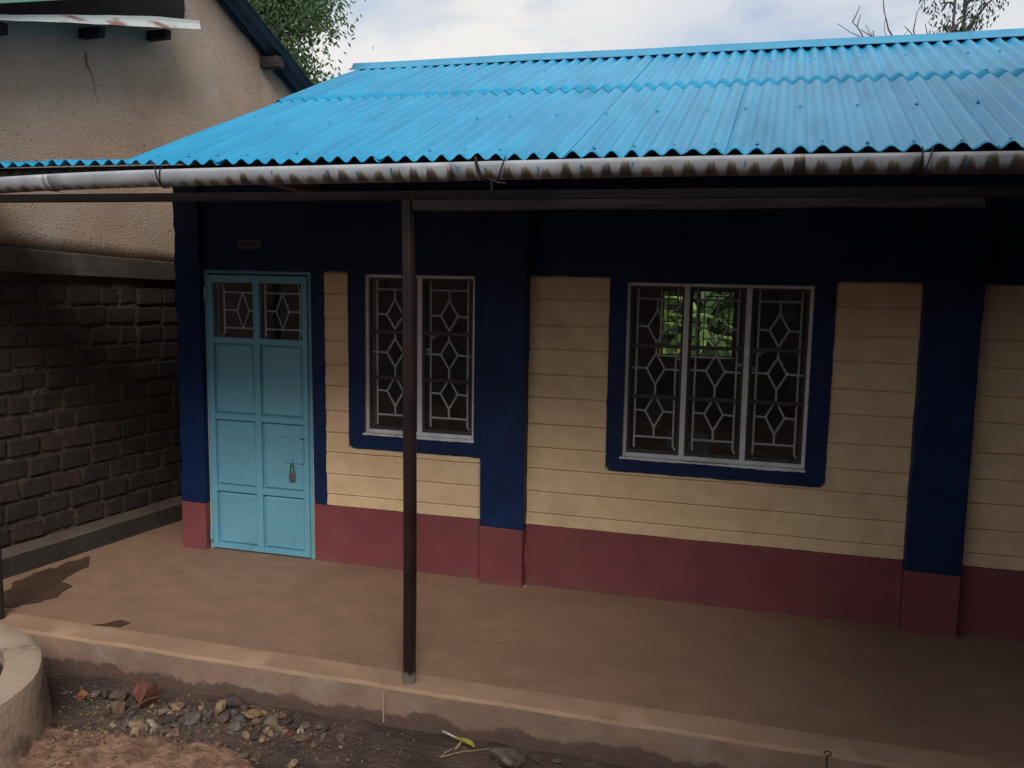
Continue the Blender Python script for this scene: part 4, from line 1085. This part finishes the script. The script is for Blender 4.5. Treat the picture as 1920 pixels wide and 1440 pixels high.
# fallen petals and leaf scraps
for i, (x, y, lab) in enumerate(((.735, -2.13, "pale fallen blossom between the planter and the gravel"), (.60, -1.985, "small pale leaf scrap beside the orange stone"), (.46, -1.99, "crumpled white scrap next to the planter foot"))):
    b_ = MB()
    for q in range(7):
        a = q * .9 + i; r_ = .010 + .006 * math.sin(q * 2.1 + i * 2)
        c0 = Vector((x + .010 * math.cos(a), y + .010 * math.sin(a), ground_z(x, y) + .02 + .006 * math.sin(q * 3)))
        d1 = Vector((math.cos(a), math.sin(a), .25)) * r_; d2 = Vector((-math.sin(a), math.cos(a), .1)) * r_ * .4
        b_.poly([c0 - d2 * .3, c0 + d1 * .6 - d2, c0 + d1 * 1.2, c0 + d1 * .6 + d2], [(0, 1, 2, 3)])
    o = b_.build("leaf_scrap", ['petal_yellow', 'stem_white', 'stem_white'][i], None, origin=(x, y, ground_z(x, y))); tag(o, lab, "litter")
# bent wire hook sticking out of the step edge
hk = MB(); hk.tube([(4.372, EDGE - .012, -.05), (4.37, EDGE - .018, .0)] + [(4.372 + .016 * math.cos(R(a)), EDGE - .02, .018 + .011 * math.sin(R(a))) for a in range(-110, 220, 30)], .003, 6)
tag(hk.build("wire_hook", 'wire', None, origin=(4.37, EDGE, 0), smooth=True), "small bent wire hook sticking out of the step edge", "hook")
for i, (x, y) in enumerate(((2.50, -.07), (4.36, -.10), (4.45, -.06), (4.20, -.05))):
    b_ = MB(); b_.poly([(x + v.x * .024, y + v.y * .014, .006 + v.z * .010) for v in iv], ifc)
    tag(b_.build("leaf_scrap", 'straw' if i else 'stem_white', None, origin=(x, y, 0)), ["tiny white scrap on the floor at the foot of the middle pillar", "tiny pale crumb at the wall foot under the three-part window, middle one", "tiny pale crumb at the wall foot under the three-part window, nearest the right pillar", "tiny pale crumb at the wall foot under the three-part window, leftmost"][i], "litter", None if i == 0 else "crumbs along the wall foot")

# ------------------------------------------------------------------ trees and plants behind
def leaves(b, c, n_, rad, size, droop, rnd, narrow=.22):
    for _ in range(n_):
        p = c + Vector((rnd.gauss(0, 1), rnd.gauss(0, 1), rnd.gauss(0, 1))) * rad
        a = rnd.uniform(0, 6.28)
        d1 = Vector((math.cos(a), math.sin(a), -droop + rnd.uniform(-.4, .4))).normalized() * size * rnd.uniform(.7, 1.25)
        d2 = d1.cross(Vector((rnd.gauss(0, 1), rnd.gauss(0, 1), rnd.gauss(0, .6)))).normalized() * d1.length * narrow
        nrm = d1.cross(d2).normalized() * d1.length * .12
        b.poly([p, p + d1 * .45 - d2 + nrm, p + d1, p + d1 * .45 + d2 + nrm], [(0, 1, 2), (0, 2, 3)])
def tree(name, base, top, r0, limbs, leaf_, nper, rad, size, droop, label, seed, narrow=.22, leafmat='leaf', cat="tree"):
    rnd = random.Random(seed)
    base, top = Vector(base), Vector(top)
    t_ = empty(name, base); tag(t_, label, cat)
    tk = MB()
    P = [base.lerp(top, q / 8) + Vector((.05 * fbm(q, seed, 0, .7), .05 * fbm(q, seed, 4, .7), 0)) * (q > 0) for q in range(9)]
    tk.tube(P, [r0 * (1 - .75 * q / 8) for q in range(9)], 8)
    cr_ = MB()
    for (f_, tip) in limbs:
        a = base.lerp(top, f_); tip = Vector(tip); mid = a.lerp(tip, .5) + Vector((0, 0, .12 * (tip - a).length))
        LP = [a, a.lerp(mid, .5) + Vector((0, 0, .04)), mid, mid.lerp(tip, .55), tip]
        tk.tube(LP, [r0 * .45 * (1 - .17 * q) for q in range(5)], 6)
        for q in leaf_:
            pc = a.lerp(mid, q * 2) if q < .5 else mid.lerp(tip, q * 2 - 1)
            leaves(cr_, pc + Vector((rnd.gauss(0, 1), rnd.gauss(0, 1), rnd.gauss(0, 1))) * rad * .6, nper, rad, size, droop, rnd, narrow)
    tk.build("trunk", 'bark', t_, smooth=True)
    if cr_.v: cr_.build("crown", leafmat, t_)
    return t_
# dense green tree past the neighbour's verge
rnd = random.Random(3)
tb = Vector((-6.25, 10.0, -.2))
limbs = []
for i in range(120):
    a = rnd.uniform(0, 6.28); r_ = 2.05 * math.sqrt(rnd.uniform(.05, 1)); zc = rnd.uniform(4.4, 8.2)
    limbs.append((min(.98, (zc - .6) / 8.6), (tb.x + .0 + r_ * math.cos(a), tb.y + r_ * math.sin(a), zc)))
tree("leafy_tree", tb, tb + Vector((.1, .1, 8.6)), .16, limbs, (.45, .7, .85, 1.0), 90, .26, .135, .9, "dense green leafy tree behind the neighbouring house", 5, .17)
# tall slender trees past the ridge, on the right
for i, (bx, tx, lab) in enumerate(((7.0, 6.97, "slender tall tree, left one of the close pair beyond the ridge"), (7.22, 7.19, "slender tall tree with dense drooping leaves, right one of the close pair beyond the ridge"))):
    rnd = random.Random(20 + i)
    base = Vector((bx, 14 + i * .3, -.2)); top = Vector((tx, 14 + i * .3, 10.2))
    limbs = []
    for q in range(15 if i else 8):
        zc = rnd.uniform(7.2, 9.9); a = rnd.uniform(0, 6.28); r_ = rnd.uniform(.1, .35)
        limbs.append(((zc - .2 + .1) / 10.4, (bx + r_ * math.cos(a) + (0 if i else -.1), base.y + r_ * math.sin(a), zc - .15)))
    for zc, dx in ((6.95, -.28), (6.75, .25), (7.05, .32), (6.85, -.2)):
        limbs.append(((zc - .1) / 10.4, (bx + dx, base.y, zc - .05)))
    if i: limbs.append((.66, (bx + .75, base.y, 7.6)))
    tree("slender_tree", base, top, .055 if not i else .075, limbs, (.6, .8, 1.0), 14, .10, .11, 1.6, lab, 9 + i, .18, 'leaf_dark')
# leafless shrub poking above the ridge
bt = empty("bare_tree", (6.6, 14, -.2)); tag(bt, "leafless branching tree showing above the blue ridge", "tree")
b_ = MB(); rnd = random.Random(4)
def branch(p, d, r_, n_, lv):
    P = [p]
    for q in range(n_):
        d = (d + Vector((rnd.gauss(0, .16), rnd.gauss(0, .1), rnd.gauss(.03, .12)))).normalized(); p = p + d * (.16 if lv else .19); P.append(p)
        if lv < 3 and q > 0 and rnd.random() < .55:
            branch(p, (d + Vector((rnd.gauss(0, .7), rnd.gauss(0, .3), rnd.uniform(.1, .8)))).normalized(), r_ * .6, max(2, n_ - 3), lv + 1)
    b_.tube(P, [max(.006, r_ * (1 - .7 * q / len(P))) for q in range(len(P))], 5)
b_.tube([(6.6, 14, -.2), (6.62, 14, 3), (6.7, 14, 5.5)], [.12, .09, .06], 8)
for sx, dx, dz, nn_ in ((6.7, -.95, .62, 8), (6.7, -.55, 1, 6), (6.72, -.15, 1, 7), (6.7, -.8, .9, 7)): branch(Vector((sx, 14, 5.5)), Vector((dx, 0, dz)).normalized(), .035, nn_, 0)
b_.build("trunk", 'bark', bt, smooth=True)
# banana-like plants and shrubs seen through the back window
def broad(x, y, h_, n_, label, seed, leafmat='leaf_bright'):
    rnd = random.Random(seed)
    t_ = empty("broadleaf_plant", (x, y, -.2)); tag(t_, label, "plant", "broadleaf plants behind the classroom")
    b_ = MB()
    MB().tube([(x, y, -.2), (x + .03, y, h_ * .5)], [.07, .045], 8).build("stem", 'leaf_bright', t_, smooth=True)
    for i in range(n_):
        a = i * 2.4 + rnd.random(); ln = rnd.uniform(.8, 1.3); wd_ = rnd.uniform(.13, .2)
        p0 = Vector((x, y, h_ * rnd.uniform(.15, .6)))
        V = []
        for q in range(7):
            f_ = q / 6; out_ = ln * f_; up = ln * (1.1 * f_ - 1.15 * f_ * f_) + .15 * f_
            c = p0 + Vector((math.cos(a) * out_, math.sin(a) * out_, up)); sd = Vector((-math.sin(a), math.cos(a), 0)) * wd_ * math.sin(math.pi * min(1, f_ * .93 + .07))
            V += [c - sd + Vector((0, 0, .03)), c, c + sd + Vector((0, 0, .03))]
        b_.poly(V, [(q * 3 + j, q * 3 + j + 1, q * 3 + j + 4, q * 3 + j + 3) for q in range(6) for j in range(2)])
    b_.build("crown", leafmat, t_, smooth=True)
for i, (x, y, h_, lm) in enumerate(((2.2, 6.6, 2.4, 'leaf_bright'), (3.0, 7.6, 2.8, 'leaf'), (3.7, 6.5, 2.2, 'leaf_bright'), (2.7, 6.1, 1.7, 'leaf_bright'), (1.5, 7.2, 2.6, 'leaf'), (4.4, 7.5, 2.6, 'leaf_bright'))):
    broad(x, y, h_, 9, "broad-leaved green plant behind the classroom, seen through its back window, %s" % ("second from the left", "third from the right", "second from the right", "nearest, at middle left", "furthest left", "furthest right")[i], 30 + i, lm)
hd = MB(); rnd = random.Random(8)
for _ in range(2300):
    leaves(hd, Vector((rnd.uniform(-1.0, 6.5), rnd.uniform(8.4, 10.4), rnd.uniform(-.1, 4.0))), 9, .2, .22, .2, rnd, .36)
tag(hd.build("hedge", 'leaf', None), "mass of green bush filling the view through the back window", kind='stuff')

# ------------------------------------------------------------------ unseen blocks added round the yard to shade the veranda
yb = empty("yard_shade_block", (3, -9.5, 0)); tag(yb, "plain unseen block across the yard, added to cut low sky light", "building")
MB().box(-6, 12, -12.5, -9.0, -.25, 3.2).build("wall", 'interior', yb)
MB().poly([(-6.4, -8.1, 3.0), (12.4, -8.1, 3.0), (12.4, -10.8, 4.7), (-6.4, -10.8, 4.7), (12.4, -13.4, 3.4), (-6.4, -13.4, 3.4)], [(0, 1, 2, 3), (3, 2, 4, 5)]).build("roof", 'grey_sheet', yb)
wb = empty("right_shade_block", (8.6, -3.5, 0)); tag(wb, "plain unseen block on the right, added to shade the veranda", "building")
MB().box(5.70, 10, -7.2, -2.3, -.25, 5.9).build("wall", 'interior', wb)
